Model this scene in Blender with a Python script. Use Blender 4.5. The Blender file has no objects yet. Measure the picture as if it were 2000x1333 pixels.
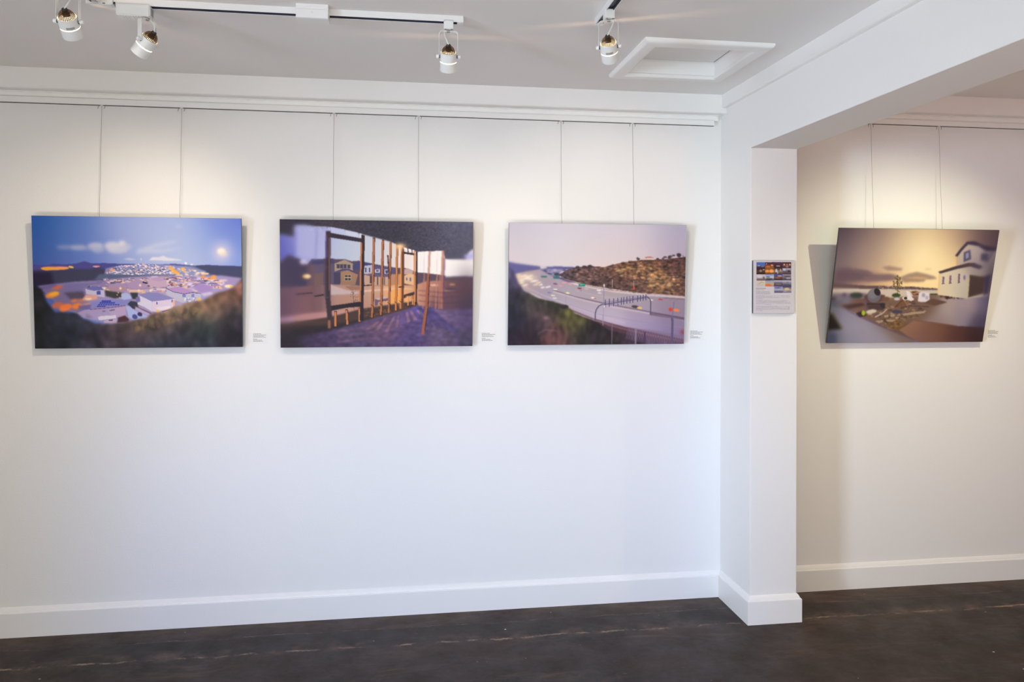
import bpy, bmesh, math, random
import numpy as np
from mathutils import Vector, Matrix

SC = bpy.context.scene
COL = SC.collection
R = math.radians

# ---------------------------------------------------------------- camera
HC, F_PX, YAW, HORIZON = 1.5325, 1517.8, 0.1451, 565.3
cam_d = bpy.data.cameras.new('camera'); cam = bpy.data.objects.new('camera', cam_d); COL.objects.link(cam)
cam_d.sensor_width = 36.0; cam_d.lens = F_PX / 2000 * 36.0
cam_d.shift_y = -(666.5 - HORIZON) / 2000
cam_d.clip_start = 0.02
fw = Vector((math.sin(YAW), math.cos(YAW), 0)); rt = Vector((math.cos(YAW), -math.sin(YAW), 0)); up = Vector((0, 0, 1))
roll = 0.0020
r2 = rt * math.cos(roll) + up * math.sin(roll); u2 = -rt * math.sin(roll) + up * math.cos(roll)
m = Matrix((r2, u2, -fw)).transposed().to_4x4(); m.translation = (0, -3.7, HC); cam.matrix_world = m
SC.camera = cam

# ---------------------------------------------------------------- light
SC.view_settings.view_transform = 'Standard'; SC.view_settings.look = 'None'
SC.view_settings.gamma = 1.0; SC.view_settings.use_curve_mapping = False
SC.view_settings.exposure = 0.0
SC.cycles.max_bounces = 10; SC.cycles.diffuse_bounces = 7; SC.cycles.use_denoising = True
SC.cycles.sample_clamp_indirect = 4.0; SC.cycles.caustics_reflective = False; SC.cycles.caustics_refractive = False
w = bpy.data.worlds.new('world'); SC.world = w; w.use_nodes = True
w.node_tree.nodes['Background'].inputs[0].default_value = (0.62, 0.76, 1.0, 1); w.node_tree.nodes['Background'].inputs[1].default_value = 0.9

def area(name, loc, target, sx, sy, power, col, spread=180):
    d = bpy.data.lights.new(name, 'AREA'); d.shape = 'RECTANGLE'; d.size = sx; d.size_y = sy; d.energy = power; d.color = col; d.spread = R(spread)
    o = bpy.data.objects.new(name, d); COL.objects.link(o); o.location = loc
    o.rotation_euler = (Vector(target) - Vector(loc)).to_track_quat('-Z', 'Y').to_euler(); return o
def spot(name, loc, target, power, col, size=80, blend=1.0, radius=.02):
    d = bpy.data.lights.new(name, 'SPOT'); d.energy = power; d.color = col; d.spot_size = R(size); d.spot_blend = blend; d.shadow_soft_size = radius
    o = bpy.data.objects.new(name, d); COL.objects.link(o); o.location = loc
    o.rotation_euler = (Vector(target) - Vector(loc)).to_track_quat('-Z', 'Y').to_euler(); return o
WARM = (1.0, 0.85, 0.66)
# daylight through the added doorway behind the camera: a patch of bright sky high across the street
area('daylight_door', (-0.1, -9.0, 3.0), (0.0, -4.35, 1.6), .65, 1.0, 192, (0.08, 0.33, 0.97))
# added fill lights without a source: from behind, the left and below
area('fill_behind_camera', (1.2, -4.25, 1.5), (.3, 0, 1.3), 1.6, 1.5, 9, (0.55, 1.0, 0.70))
area('fill_from_left', (-3.2, -3.9, 1.3), (1.6, -.3, 1.1), .9, 1.2, 26, (0.68, 0.81, 1.0), 58)
area('fill_from_below', (-.5, -4.1, .45), (0, -1.2, 2.5), 3.2, .6, 60, (0.95, 0.875, 0.85))
# side room: an added warm fill from below, then its spot
area('fill_side_room', (3.2, -3.2, 1.20), (3.0, -1.0, 2.2), 1.4, 1.2, 10, (1.0, 0.24, 0.08))
spot('side_room_spot', (2.70, -1.06, 2.37), (2.55, 0, 1.05), 53, (1.0, 0.95, 0.64), 96, 1.0, .012)
# ---------------------------------------------------------------- printed pictures (painted as colour attributes on the print faces)
def _blur(a, s):
    if s < 0.3: return a
    r = int(s * 2.6) + 1
    k = np.exp(-0.5 * (np.arange(-r, r + 1) / s) ** 2); k /= k.sum()
    p = np.pad(a, ((r, r), (0, 0)), mode='edge')
    a = sum(k[i] * p[i:i + a.shape[0]] for i in range(2 * r + 1))
    p = np.pad(a, ((0, 0), (r, r)), mode='edge')
    return sum(k[i] * p[:, i:i + a.shape[1]] for i in range(2 * r + 1))

class Paint:
    def __init__(s, W, H, q, seed=1):
        """q: the print's corners (top left, top right, bottom right, bottom left) in the sketch's own units"""
        s.W, s.H = W, H
        u, v = np.meshgrid((np.arange(W) + .5) / W, (np.arange(H) + .5) / H)
        q = np.array(q, float)
        P = (1 - u)[..., None] * (1 - v)[..., None] * q[0] + u[..., None] * (1 - v)[..., None] * q[1] \
            + u[..., None] * v[..., None] * q[2] + (1 - u)[..., None] * v[..., None] * q[3]
        s.X, s.Y = P[..., 0], P[..., 1]
        s.k = W / (q[1][0] - q[0][0])
        s.c = np.zeros((H, W, 3)); s.rng = np.random.RandomState(seed)
        s.fade = None
    def rbf(s, pts, sig, mask=None, anis=1.0):
        num = np.zeros((s.H, s.W, 3)); den = np.full((s.H, s.W, 1), 1e-9)
        for x, y, c in pts:
            d = ((s.X - x) ** 2 + ((s.Y - y) * anis) ** 2) / sig ** 2
            w = (np.exp(-d) + 1e-3 / (1 + d) ** 2)[..., None]
            num += w * np.array(c) / 255.; den += w
        s.put(num / den, mask)
    def put(s, col, m=None):
        if m is None: s.c[:] = col
        else: s.c += m[..., None] * (col - s.c)
    def box(s, x0, x1, y0, y1, pad):
        m = (s.X >= x0 - pad) & (s.X <= x1 + pad) & (s.Y >= y0 - pad) & (s.Y <= y1 + pad)
        r = np.where(m.any(1))[0]; c = np.where(m.any(0))[0]
        if len(r) == 0: return None
        return slice(r[0], r[-1] + 1), slice(c[0], c[-1] + 1)
    def mask(s, pts, blur):
        pts = np.array(pts, float)
        b = s.box(pts[:, 0].min(), pts[:, 0].max(), pts[:, 1].min(), pts[:, 1].max(), blur * 3 + 8)
        if b is None: return None, None
        X, Y = s.X[b], s.Y[b]; m = np.zeros(X.shape, bool)
        n = len(pts)
        for i in range(n):
            x0, y0 = pts[i]; x1, y1 = pts[(i + 1) % n]
            if y0 == y1: continue
            m ^= ((Y >= y0) != (Y >= y1)) & (X < x0 + (Y - y0) * (x1 - x0) / (y1 - y0))
        return b, _blur(m.astype(float), max(blur * s.k, .45))
    def mix(s, b, m, col, a):
        if b is None: return
        s.c[b] += (m * a)[..., None] * (np.array(col) / 255. - s.c[b])
    def poly(s, pts, col, blur=2, a=1.):
        b, m = s.mask(pts, blur); s.mix(b, m, col, a)
    def grad(s, pts, c0, c1, axis=1, blur=2, a=1.):
        b, m = s.mask(pts, blur)
        if b is None: return
        p = np.array(pts, float)[:, axis]; t = ((s.Y if axis else s.X)[b] - p.min()) / (p.max() - p.min()); t = np.clip(t, 0, 1)[..., None]
        s.c[b] += (m * a)[..., None] * ((np.array(c0) * (1 - t) + np.array(c1) * t) / 255. - s.c[b])
    def ell(s, x, y, rx, ry, col, blur=3, a=1., rot=0.):
        R = max(rx, ry); b = s.box(x - R, x + R, y - R, y + R, blur * 3 + 8)
        if b is None: return
        dx, dy = s.X[b] - x, s.Y[b] - y; c, n = np.cos(rot), np.sin(rot)
        m = (((dx * c + dy * n) / rx) ** 2 + ((-dx * n + dy * c) / ry) ** 2 < 1).astype(float)
        s.mix(b, _blur(m, max(blur * s.k, .4)), col, a)
    def glow(s, x, y, rx, ry, col, a=1.):
        m = a * np.exp(-(((s.X - x) / rx) ** 2 + ((s.Y - y) / ry) ** 2)); s.put(np.array(col) / 255., m)
    def line(s, pts, w, col, blur=1.5, a=1.):
        for (x0, y0), (x1, y1) in zip(pts[:-1], pts[1:]):
            L = np.hypot(x1 - x0, y1 - y0) + 1e-6; nx, ny = -(y1 - y0) / L * w / 2, (x1 - x0) / L * w / 2
            s.poly([(x0 + nx, y0 + ny), (x1 + nx, y1 + ny), (x1 - nx, y1 - ny), (x0 - nx, y0 - ny)], col, blur, a)
    def tex(s, sx, sy, amp, region=None, blur=8, warm=0., ang=0.):
        """soft random mottling, sx by sy in size; amp is its strength, warm tints its light side"""
        n = s.rng.randn(s.H, s.W)
        kx, ky = sx * s.k, sy * s.k
        a = n
        a = _blur1(_blur1(a, ky, 0), kx, 1); a /= a.std() + 1e-9
        if region is None: m = 1.
        else:
            m = np.zeros((s.H, s.W)); b, mm = s.mask(region, blur)
            if b is None: return
            m[b] = mm
        t = 1 + amp * a * m
        s.c *= np.clip(t, .2, 3)[..., None]
        if warm: s.c += (np.clip(a, 0, 3) * m * warm)[..., None] * np.array([1, .55, .2])
        s.c = np.clip(s.c, 0, 1)
    def specks(s, region, n, r0, r1, cols, blur=1.5, flat=1., a=.9):
        p = np.array(region, float); k = 0; x0, y0 = p.min(0); x1, y1 = p.max(0)
        def inside(x, y):
            c = False
            for i in range(len(p)):
                xa, ya = p[i]; xb, yb = p[(i + 1) % len(p)]
                if (y >= ya) != (y >= yb) and x < xa + (y - ya) * (xb - xa) / (yb - ya): c = not c
            return c
        while k < n:
            x, y = s.rng.uniform(x0, x1), s.rng.uniform(y0, y1)
            if not inside(x, y): continue
            r = s.rng.uniform(r0, r1); c = cols[s.rng.randint(len(cols))]
            s.ell(x, y, r, r * flat, c, blur, a); k += 1
    def side_blur(s, x_from, x_to, sig, ang=0):
        """soften towards one side of the print, as the lens of the printed picture does"""
        w = np.clip((s.X - x_from) / (x_to - x_from), 0, 1)[..., None]
        o = np.stack([_blur(s.c[..., i], sig * s.k) for i in range(3)], -1); s.c = s.c * (1 - w) + o * w

def _blur1(a, sg, axis):
    if sg < .3: return a
    r = int(sg * 2.5) + 1; k = np.exp(-.5 * (np.arange(-r, r + 1) / sg) ** 2); k /= k.sum()
    pad = [(0, 0), (0, 0)]; pad[axis] = (r, r); p = np.pad(a, pad, mode='reflect' if r < a.shape[axis] else 'edge')
    n = a.shape[axis]
    return sum(k[i] * (p[i:i + n] if axis == 0 else p[:, i:i + n]) for i in range(2 * r + 1))

def picture_dusk_town(W=480, H=320):
    s = Paint(W, H, [(78, 90), (1722, 110), (1737, 1115), (113, 1132)], 3)
    s.rbf([(90, 110, (18, 80, 168)), (400, 110, (80, 120, 202)), (800, 120, (140, 158, 222)), (1100, 130, (150, 170, 226)), (1500, 140, (105, 132, 215)), (1710, 120, (82, 88, 202)),
           (100, 260, (22, 95, 175)), (400, 240, (88, 128, 204)), (800, 240, (152, 170, 225)), (1200, 220, (172, 188, 234)), (1500, 240, (130, 158, 228)), (1700, 250, (88, 115, 218)),
           (1690, 330, (105, 150, 228)), (110, 370, (48, 92, 172)), (350, 420, (105, 130, 198)), (700, 425, (128, 148, 214)), (950, 350, (190, 200, 234)), (1300, 350, (190, 205, 236)), (1690, 400, (155, 180, 230)),
           (110, 440, (58, 70, 160)), (300, 450, (92, 108, 190)), (560, 440, (100, 122, 208)), (900, 440, (165, 182, 235)), (1250, 440, (185, 198, 236)), (1500, 440, (196, 202, 234)), (1710, 450, (150, 165, 225))], 235)
    for x, y, rx, ry, c, a in [(340, 335, 70, 16, (175, 180, 215), .55), (440, 335, 60, 18, (185, 188, 218), .7), (570, 325, 60, 26, (205, 205, 228), .8), (590, 350, 50, 30, (190, 195, 225), .6),
                               (700, 325, 62, 32, (215, 214, 232), .95), (775, 310, 30, 28, (225, 222, 235), .95), (740, 355, 80, 30, (205, 206, 230), .85), (810, 330, 40, 25, (200, 204, 230), .7), (500, 345, 120, 16, (170, 178, 215), .5)]:
        s.ell(x, y, rx, ry, c, 12, a)
    s.poly([(900, 350), (1050, 305), (1220, 280), (1180, 300), (1000, 345), (1100, 350), (1250, 345), (1100, 375), (880, 385)], (205, 212, 238), 12, .7)
    s.poly([(985, 435), (1010, 412), (1060, 412), (1100, 400), (1130, 415), (1200, 425), (1260, 435), (1150, 440)], (232, 228, 238), 4, .9)
    s.poly([(785, 428), (830, 418), (890, 430), (840, 436)], (205, 212, 240), 4, .8); s.ell(925, 428, 6, 10, (210, 215, 240), 3, .8)
    s.ell(1222, 170, 26, 14, (190, 198, 236), 10, .5)
    s.glow(1565, 375, 78, 78, (225, 215, 235), .85); s.ell(1560, 365, 32, 26, (250, 244, 232), 9, 1); s.ell(1580, 385, 30, 20, (248, 225, 210), 12, .6)
    s.poly([(90, 470), (200, 478), (250, 462), (330, 470), (420, 462), (485, 444), (540, 460), (640, 458), (720, 462), (900, 466), (1090, 468), (1180, 462), (1350, 478), (1450, 470), (1550, 476), (1727, 480), (1727, 700), (90, 700)], (76, 74, 150), 3)
    s.poly([(90, 515), (240, 520), (330, 505), (520, 505), (600, 490), (680, 520), (800, 540), (860, 580), (600, 600), (350, 620), (90, 640)], (62, 62, 92), 8)
    s.poly([(90, 530), (230, 525), (260, 640), (90, 660)], (34, 26, 60), 14)
    s.poly([(1290, 490), (1380, 476), (1560, 480), (1727, 486), (1727, 580), (1550, 560), (1450, 550), (1300, 540)], (66, 70, 104), 5)
    s.poly([(600, 545), (760, 545), (1000, 530), (1180, 545), (1240, 560), (1100, 575), (850, 590), (560, 590)], (88, 98, 132), 6)
    s.poly([(1180, 500), (1330, 475), (1440, 530), (1500, 560), (1220, 560)], (140, 155, 200), 8, .7)
    s.ell(260, 500, 108, 13, (250, 170, 80), 4); s.ell(200, 503, 42, 13, (250, 170, 70), 4); s.ell(320, 495, 50, 8, (250, 160, 120), 4); s.ell(383, 489, 21, 8, (240, 205, 90), 3, 1, .2); s.ell(577, 485, 28, 6, (245, 170, 165), 3)
    W_ = [(240, 232, 245), (225, 220, 250), (255, 235, 220), (250, 200, 170), (180, 185, 225), (110, 115, 160)]
    s.poly([(650, 500), (760, 478), (930, 466), (1150, 470), (1280, 480), (1440, 520), (1440, 555), (1180, 548), (900, 548), (640, 545)], (150, 155, 205), 5, .85)
    s.specks([(760, 475), (930, 465), (1150, 480), (1200, 540), (900, 550), (640, 540), (680, 510)], 330, 4, 10, W_, 1.0, .55)
    s.specks([(660, 510), (780, 490), (1100, 500), (1190, 520), (1100, 540), (700, 540)], 90, 3, 9, [(90, 98, 140), (75, 80, 120), (120, 125, 170)], 1.5, .5)
    s.specks([(1120, 480), (1300, 500), (1460, 540), (1380, 570), (1200, 560)], 70, 6, 18, [(255, 225, 190), (245, 240, 245), (200, 200, 235), (250, 190, 120), (140, 150, 195)], 3, .45)
    for p in [[(1135, 490), (1170, 495), (1225, 530), (1230, 548), (1185, 540)], [(1235, 495), (1265, 490), (1275, 505), (1240, 510)]]: s.poly(p, (252, 180, 80), 4)
    s.ell(700, 513, 22, 8, (250, 165, 110), 3); s.ell(1277, 458, 11, 9, (255, 250, 245), 3); s.ell(1325, 468, 12, 4, (250, 245, 245), 3)
    # hillside town
    s.poly([(130, 640), (250, 625), (420, 605), (620, 595), (820, 572), (1000, 560), (1150, 556), (1400, 560), (1560, 555), (1725, 575), (1725, 640), (1640, 660), (1400, 770), (1160, 830), (1000, 880), (700, 930), (520, 900), (300, 800), (200, 700)], (158, 150, 200), 6)
    s.rbf([(250, 680, (95, 80, 130)), (400, 660, (130, 115, 165)), (600, 620, (165, 140, 185)), (900, 640, (190, 160, 195)), (1100, 650, (205, 170, 195)), (1350, 600, (185, 170, 220)), (1600, 590, (175, 145, 190)), (1500, 660, (185, 170, 215)),
           (1000, 780, (170, 160, 205)), (650, 800, (165, 160, 215)), (350, 760, (90, 70, 100))], 130,
          mask=(lambda b, m: _full(s, b, m) * .6)(*s.mask([(130, 640), (250, 625), (620, 595), (1000, 560), (1560, 555), (1725, 575), (1640, 660), (1160, 830), (700, 930), (300, 800)], 10)))
    s.specks([(620, 600), (1000, 565), (1500, 570), (1600, 620), (1400, 680), (1000, 640), (700, 640)], 240, 8, 28, [(186, 156, 204), (220, 202, 230), (150, 134, 180), (250, 205, 180), (96, 88, 116), (205, 190, 230), (236, 222, 236)], 2.2, .38, .85)
    s.specks([(960, 580), (1240, 570), (1330, 640), (1180, 690), (960, 660), (880, 640)], 170, 4, 13, [(255, 200, 150), (252, 225, 205), (150, 85, 80), (240, 150, 90), (90, 80, 85), (225, 190, 215)], 2, .6, .85)
    for x, y, rx, ry, c in [(240, 708, 55, 22, (255, 150, 50)), (255, 700, 40, 14, (255, 185, 60)), (280, 650, 40, 16, (215, 110, 80)), (210, 645, 70, 10, (110, 90, 150)), (280, 790, 45, 25, (205, 110, 80)), (345, 805, 50, 28, (255, 130, 60)), (430, 795, 40, 24, (255, 135, 60)), (330, 825, 30, 14, (255, 135, 70)), (410, 750, 28, 14, (235, 130, 75)), (470, 745, 35, 12, (225, 125, 70)), (500, 785, 50, 8, (250, 160, 120))]:
        s.ell(x, y, rx, ry, c, 7, .95, -.25)
    s.poly([(330, 620), (650, 600), (660, 640), (480, 650), (480, 700), (340, 690)], (120, 112, 168), 8, .8)
    s.poly([(330, 690), (480, 680), (500, 735), (380, 740)], (72, 62, 80), 9, .8)
    s.specks([(1340, 600), (1600, 590), (1600, 620), (1340, 640)], 10, 20, 50, [(250, 225, 225), (205, 185, 230), (160, 150, 210)], 5, .2, .8)
    s.ell(1415, 570, 18, 16, (250, 160, 70), 5); s.ell(1500, 568, 22, 18, (250, 165, 80), 6); s.ell(1462, 575, 12, 10, (245, 150, 70), 5); s.ell(1530, 598, 60, 7, (255, 215, 190), 4, 1, .08); s.ell(1620, 637, 34, 13, (255, 232, 190), 4); s.ell(1645, 640, 14, 10, (255, 185, 80), 4, .8)
    for k in range(62):
        y = 578 + 92 * (k / 62.) ** 1.2; x = s.rng.uniform(640 - (y - 578) * 2.6, 1560); z_ = .45 + (y - 570) / 95.
        if y > 640 and x > 1250: continue
        w_, h_ = 34 * z_ * s.rng.uniform(.8, 1.3), 15 * z_; lit = s.rng.rand()
        wall = [(206, 192, 216), (226, 206, 216), (186, 172, 206), (238, 196, 170)][int(lit * 4)]; roof = [(146, 128, 178), (168, 138, 184), (124, 116, 170)][s.rng.randint(3)]
        s.poly([(x - w_, y), (x + w_, y - 2), (x + w_, y + h_), (x - w_, y + h_ + 2)], wall, 1.6, .9); s.poly([(x - w_ - 4, y + 1), (x - w_ * .5, y - h_ * .8), (x + w_ * .6, y - h_ * .85), (x + w_ + 4, y)], roof, 1.6, .95)
        for j in range(2): s.ell(x + s.rng.uniform(-.7, .7) * w_, y + h_ * .5, 2.5 + 2 * z_, 3 + 2 * z_, [(96, 90, 130), (255, 216, 160)][s.rng.randint(2)], 1.2, .85)
        if lit > .72: s.ell(x + w_, y + h_, 12 * z_, 7 * z_, (255, 190, 120), 3, .8)
        if lit < .25: s.ell(x - w_ * 1.2, y + h_, 14 * z_, 8 * z_, (70, 72, 84), 3, .8)
    # houses
    s.poly([(670, 632), (740, 615), (812, 632), (820, 680), (700, 690), (672, 660)], (178, 145, 170), 3); s.poly([(680, 635), (745, 612), (800, 622), (815, 645), (700, 645)], (170, 145, 190), 2)
    s.poly([(812, 615), (900, 580), (968, 610), (970, 650), (880, 660), (820, 650)], (175, 150, 190), 3); s.poly([(940, 600), (990, 615), (985, 625), (935, 612)], (60, 50, 80), 2)
    s.poly([(985, 580), (1060, 568), (1125, 590), (1125, 640), (1060, 655), (975, 625)], (200, 170, 195), 3); s.poly([(985, 580), (1060, 566), (1125, 592), (1060, 602)], (190, 160, 195), 2)
    s.poly([(1130, 640), (1230, 645), (1340, 670), (1395, 695), (1400, 740), (1260, 768), (1200, 750), (1120, 700)], (196, 194, 215), 3)
    s.poly([(1125, 655), (1220, 640), (1390, 690), (1320, 690), (1260, 697), (1180, 680)], (188, 150, 205), 2)
    s.line([(1125, 655), (1180, 682), (1260, 698), (1330, 688), (1395, 694)], 5, (95, 75, 120), 1.5)
    for x in (1265, 1335): s.poly([(x - 13, 700), (x + 13, 698), (x + 13, 722), (x - 13, 724)], (110, 120, 200), 2, .8)
    s.specks([(1250, 735), (1390, 725), (1390, 745), (1260, 765)], 14, 5, 9, [(150, 150, 210), (250, 245, 245)], 2, .8); s.ell(1385, 745, 18, 16, (255, 200, 110), 5)
    s.poly([(1330, 640), (1400, 615), (1500, 640), (1480, 690), (1400, 690)], (172, 145, 205), 5); s.poly([(1400, 695), (1480, 680), (1500, 700), (1420, 715)], (215, 200, 230), 6)
    s.poly([(495, 660), (530, 648), (640, 650), (645, 725), (600, 720), (500, 700)], (200, 195, 225), 2); s.poly([(500, 662), (545, 636), (610, 640), (640, 668), (560, 675)], (112, 112, 180), 2)
    s.poly([(582, 678), (610, 675), (612, 705), (582, 705)], (72, 85, 170), 2); s.poly([(500, 705), (590, 710), (585, 740), (510, 755), (470, 745)], (230, 170, 160), 5); s.ell(520, 738, 26, 8, (255, 225, 190), 4)
    s.poly([(645, 668), (700, 680), (790, 690), (800, 720), (720, 735), (650, 715)], (58, 60, 62), 5); s.specks([(730, 690), (790, 690), (790, 730), (740, 735)], 9, 4, 8, [(250, 200, 150), (230, 150, 130)], 2)
    s.poly([(775, 690), (825, 695), (860, 730), (800, 750), (770, 735)], (178, 190, 235), 3); s.poly([(840, 690), (900, 690), (905, 740), (860, 740)], (50, 58, 66), 5)
    s.poly([(820, 750), (900, 760), (905, 810), (860, 820), (820, 780)], (50, 58, 78), 5)
    s.poly([(530, 770), (640, 742), (800, 745), (860, 740), (805, 790), (540, 820)], (140, 140, 205), 2)
    s.poly([(445, 790), (535, 782), (535, 825), (440, 820)], (105, 100, 160), 5, .8)
    s.poly([(430, 850), (490, 825), (805, 792), (808, 870), (740, 880), (700, 905), (560, 900), (480, 890)], (176, 160, 206), 3)
    s.poly([(670, 822), (805, 795), (808, 872), (700, 880)], (192, 168, 206), 3); s.line([(530, 822), (700, 805), (805, 790)], 5, (140, 75, 125), 1.5)
    s.poly([(500, 850), (560, 890), (500, 895)], (140, 125, 165), 9, .8)
    for r, (y, x0, x1) in enumerate([(751, 618, 690), (764, 603, 722), (778, 590, 758), (792, 582, 650)]):
        n = (5, 7, 9, 4)[r]
        for i in range(n):
            x = x0 + (x1 - x0) * i / (n - .0) + 4; s.poly([(x, y), (x + 15, y - 1), (x + 12, y + 10), (x - 3, y + 11)], (58, 66, 178), 1.2)
    s.poly([(625, 832), (650, 828), (650, 838), (626, 840)], (120, 120, 150), 1.5); s.poly([(680, 824), (720, 818), (720, 830), (682, 834)], (115, 115, 150), 1.5)
    s.poly([(592, 880), (620, 872), (730, 866), (735, 890), (600, 906)], (228, 220, 238), 3); s.poly([(640, 908), (735, 895), (740, 930), (640, 930)], (205, 180, 205), 4); s.poly([(674, 902), (708, 898), (706, 910), (676, 912)], (90, 80, 130), 2)
    s.poly([(745, 885), (800, 868), (835, 900), (825, 920), (745, 925)], (78, 45, 52), 4)
    s.poly([(808, 800), (830, 790), (880, 830), (1000, 880), (960, 900), (870, 905), (830, 880)], (178, 190, 238), 3)
    s.ell(878, 878, 22, 18, (80, 80, 150), 3, 1, .5); s.ell(918, 858, 20, 16, (62, 50, 100), 3, 1, .5); s.poly([(870, 790), (900, 800), (1010, 850), (1000, 860), (880, 810)], (120, 80, 110), 3); s.poly([(885, 800), (1000, 855), (985, 870), (880, 820)], (190, 175, 215), 3)
    s.poly([(905, 708), (1010, 755), (1015, 840), (950, 800), (900, 780)], (222, 216, 236), 2); s.poly([(1010, 757), (1190, 735), (1188, 790), (1160, 815), (1050, 840), (1012, 835)], (228, 210, 234), 2)
    s.poly([(905, 705), (985, 686), (1060, 690), (1190, 735), (1100, 748), (1012, 758)], (140, 138, 195), 2); s.poly([(885, 725), (915, 715), (920, 760), (888, 765)], (120, 115, 175), 3)
    s.poly([(1045, 762), (1056, 760), (1056, 780), (1046, 782)], (95, 95, 170), 1.5); s.poly([(1165, 745), (1176, 743), (1176, 765), (1166, 766)], (120, 120, 190), 1.5); s.ell(1185, 770, 8, 24, (250, 180, 130), 4)
    s.poly([(1040, 805), (1150, 790), (1160, 810), (1060, 830)], (238, 228, 238), 3); s.ell(1058, 832, 14, 12, (255, 205, 110), 4); s.poly([(1090, 835), (1160, 815), (1160, 822), (1092, 842)], (110, 55, 50), 2)
    for x in (765, 918, 908, 640, 1000): s.ell(x, 655 if x < 800 else (630 if x == 918 else 672), 9, 10, (255, 225, 180), 3)
    # grassy slope
    g = [(90, 640), (160, 660), (200, 760), (260, 840), (430, 850), (480, 895), (580, 930), (700, 935), (760, 925), (860, 905), (960, 890), (1020, 850), (1100, 840), (1180, 800), (1300, 765), (1420, 750), (1500, 700), (1640, 660), (1740, 575), (1745, 1150), (80, 1150)]
    b, m = s.mask(g, 9)
    s.rbf([(110, 750, (22, 22, 28)), (110, 1000, (24, 24, 30)), (300, 900, (44, 46, 62)), (450, 950, (48, 52, 70)), (300, 1050, (38, 48, 62)), (600, 1000, (74, 66, 82)), (750, 1000, (84, 70, 76)), (850, 960, (108, 84, 82)), (1000, 900, (128, 98, 84)),
           (1100, 880, (138, 106, 92)), (1200, 830, (142, 120, 92)), (1350, 820, (146, 112, 84)), (1500, 760, (158, 116, 84)), (1650, 690, (152, 106, 84)), (1710, 620, (140, 92, 80)), (1250, 950, (62, 58, 78)), (1400, 950, (44, 66, 62)), (1550, 850, (60, 52, 52)), (1650, 850, (38, 38, 48)),
           (1690, 1000, (36, 28, 44)), (1400, 1080, (34, 34, 48)), (1100, 1050, (38, 44, 58)), (900, 1080, (48, 48, 66)), (600, 1100, (56, 50, 68)), (1000, 980, (66, 60, 66))], 120, mask=_full(s, b, m))
    s.tex(16, 20, .09, g, 10, .008); s.tex(40, 40, .12, g, 12); s.specks([(850, 930), (1300, 800), (1400, 830), (1150, 930), (900, 1000)], 130, 6, 18, [(150, 115, 85), (95, 80, 60), (168, 128, 98), (70, 66, 62), (120, 112, 70)], 5, 1.4, .35)
    return s.c

def _full(s, b, m):
    o = np.zeros((s.H, s.W)); o[b] = m; return o

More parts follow.
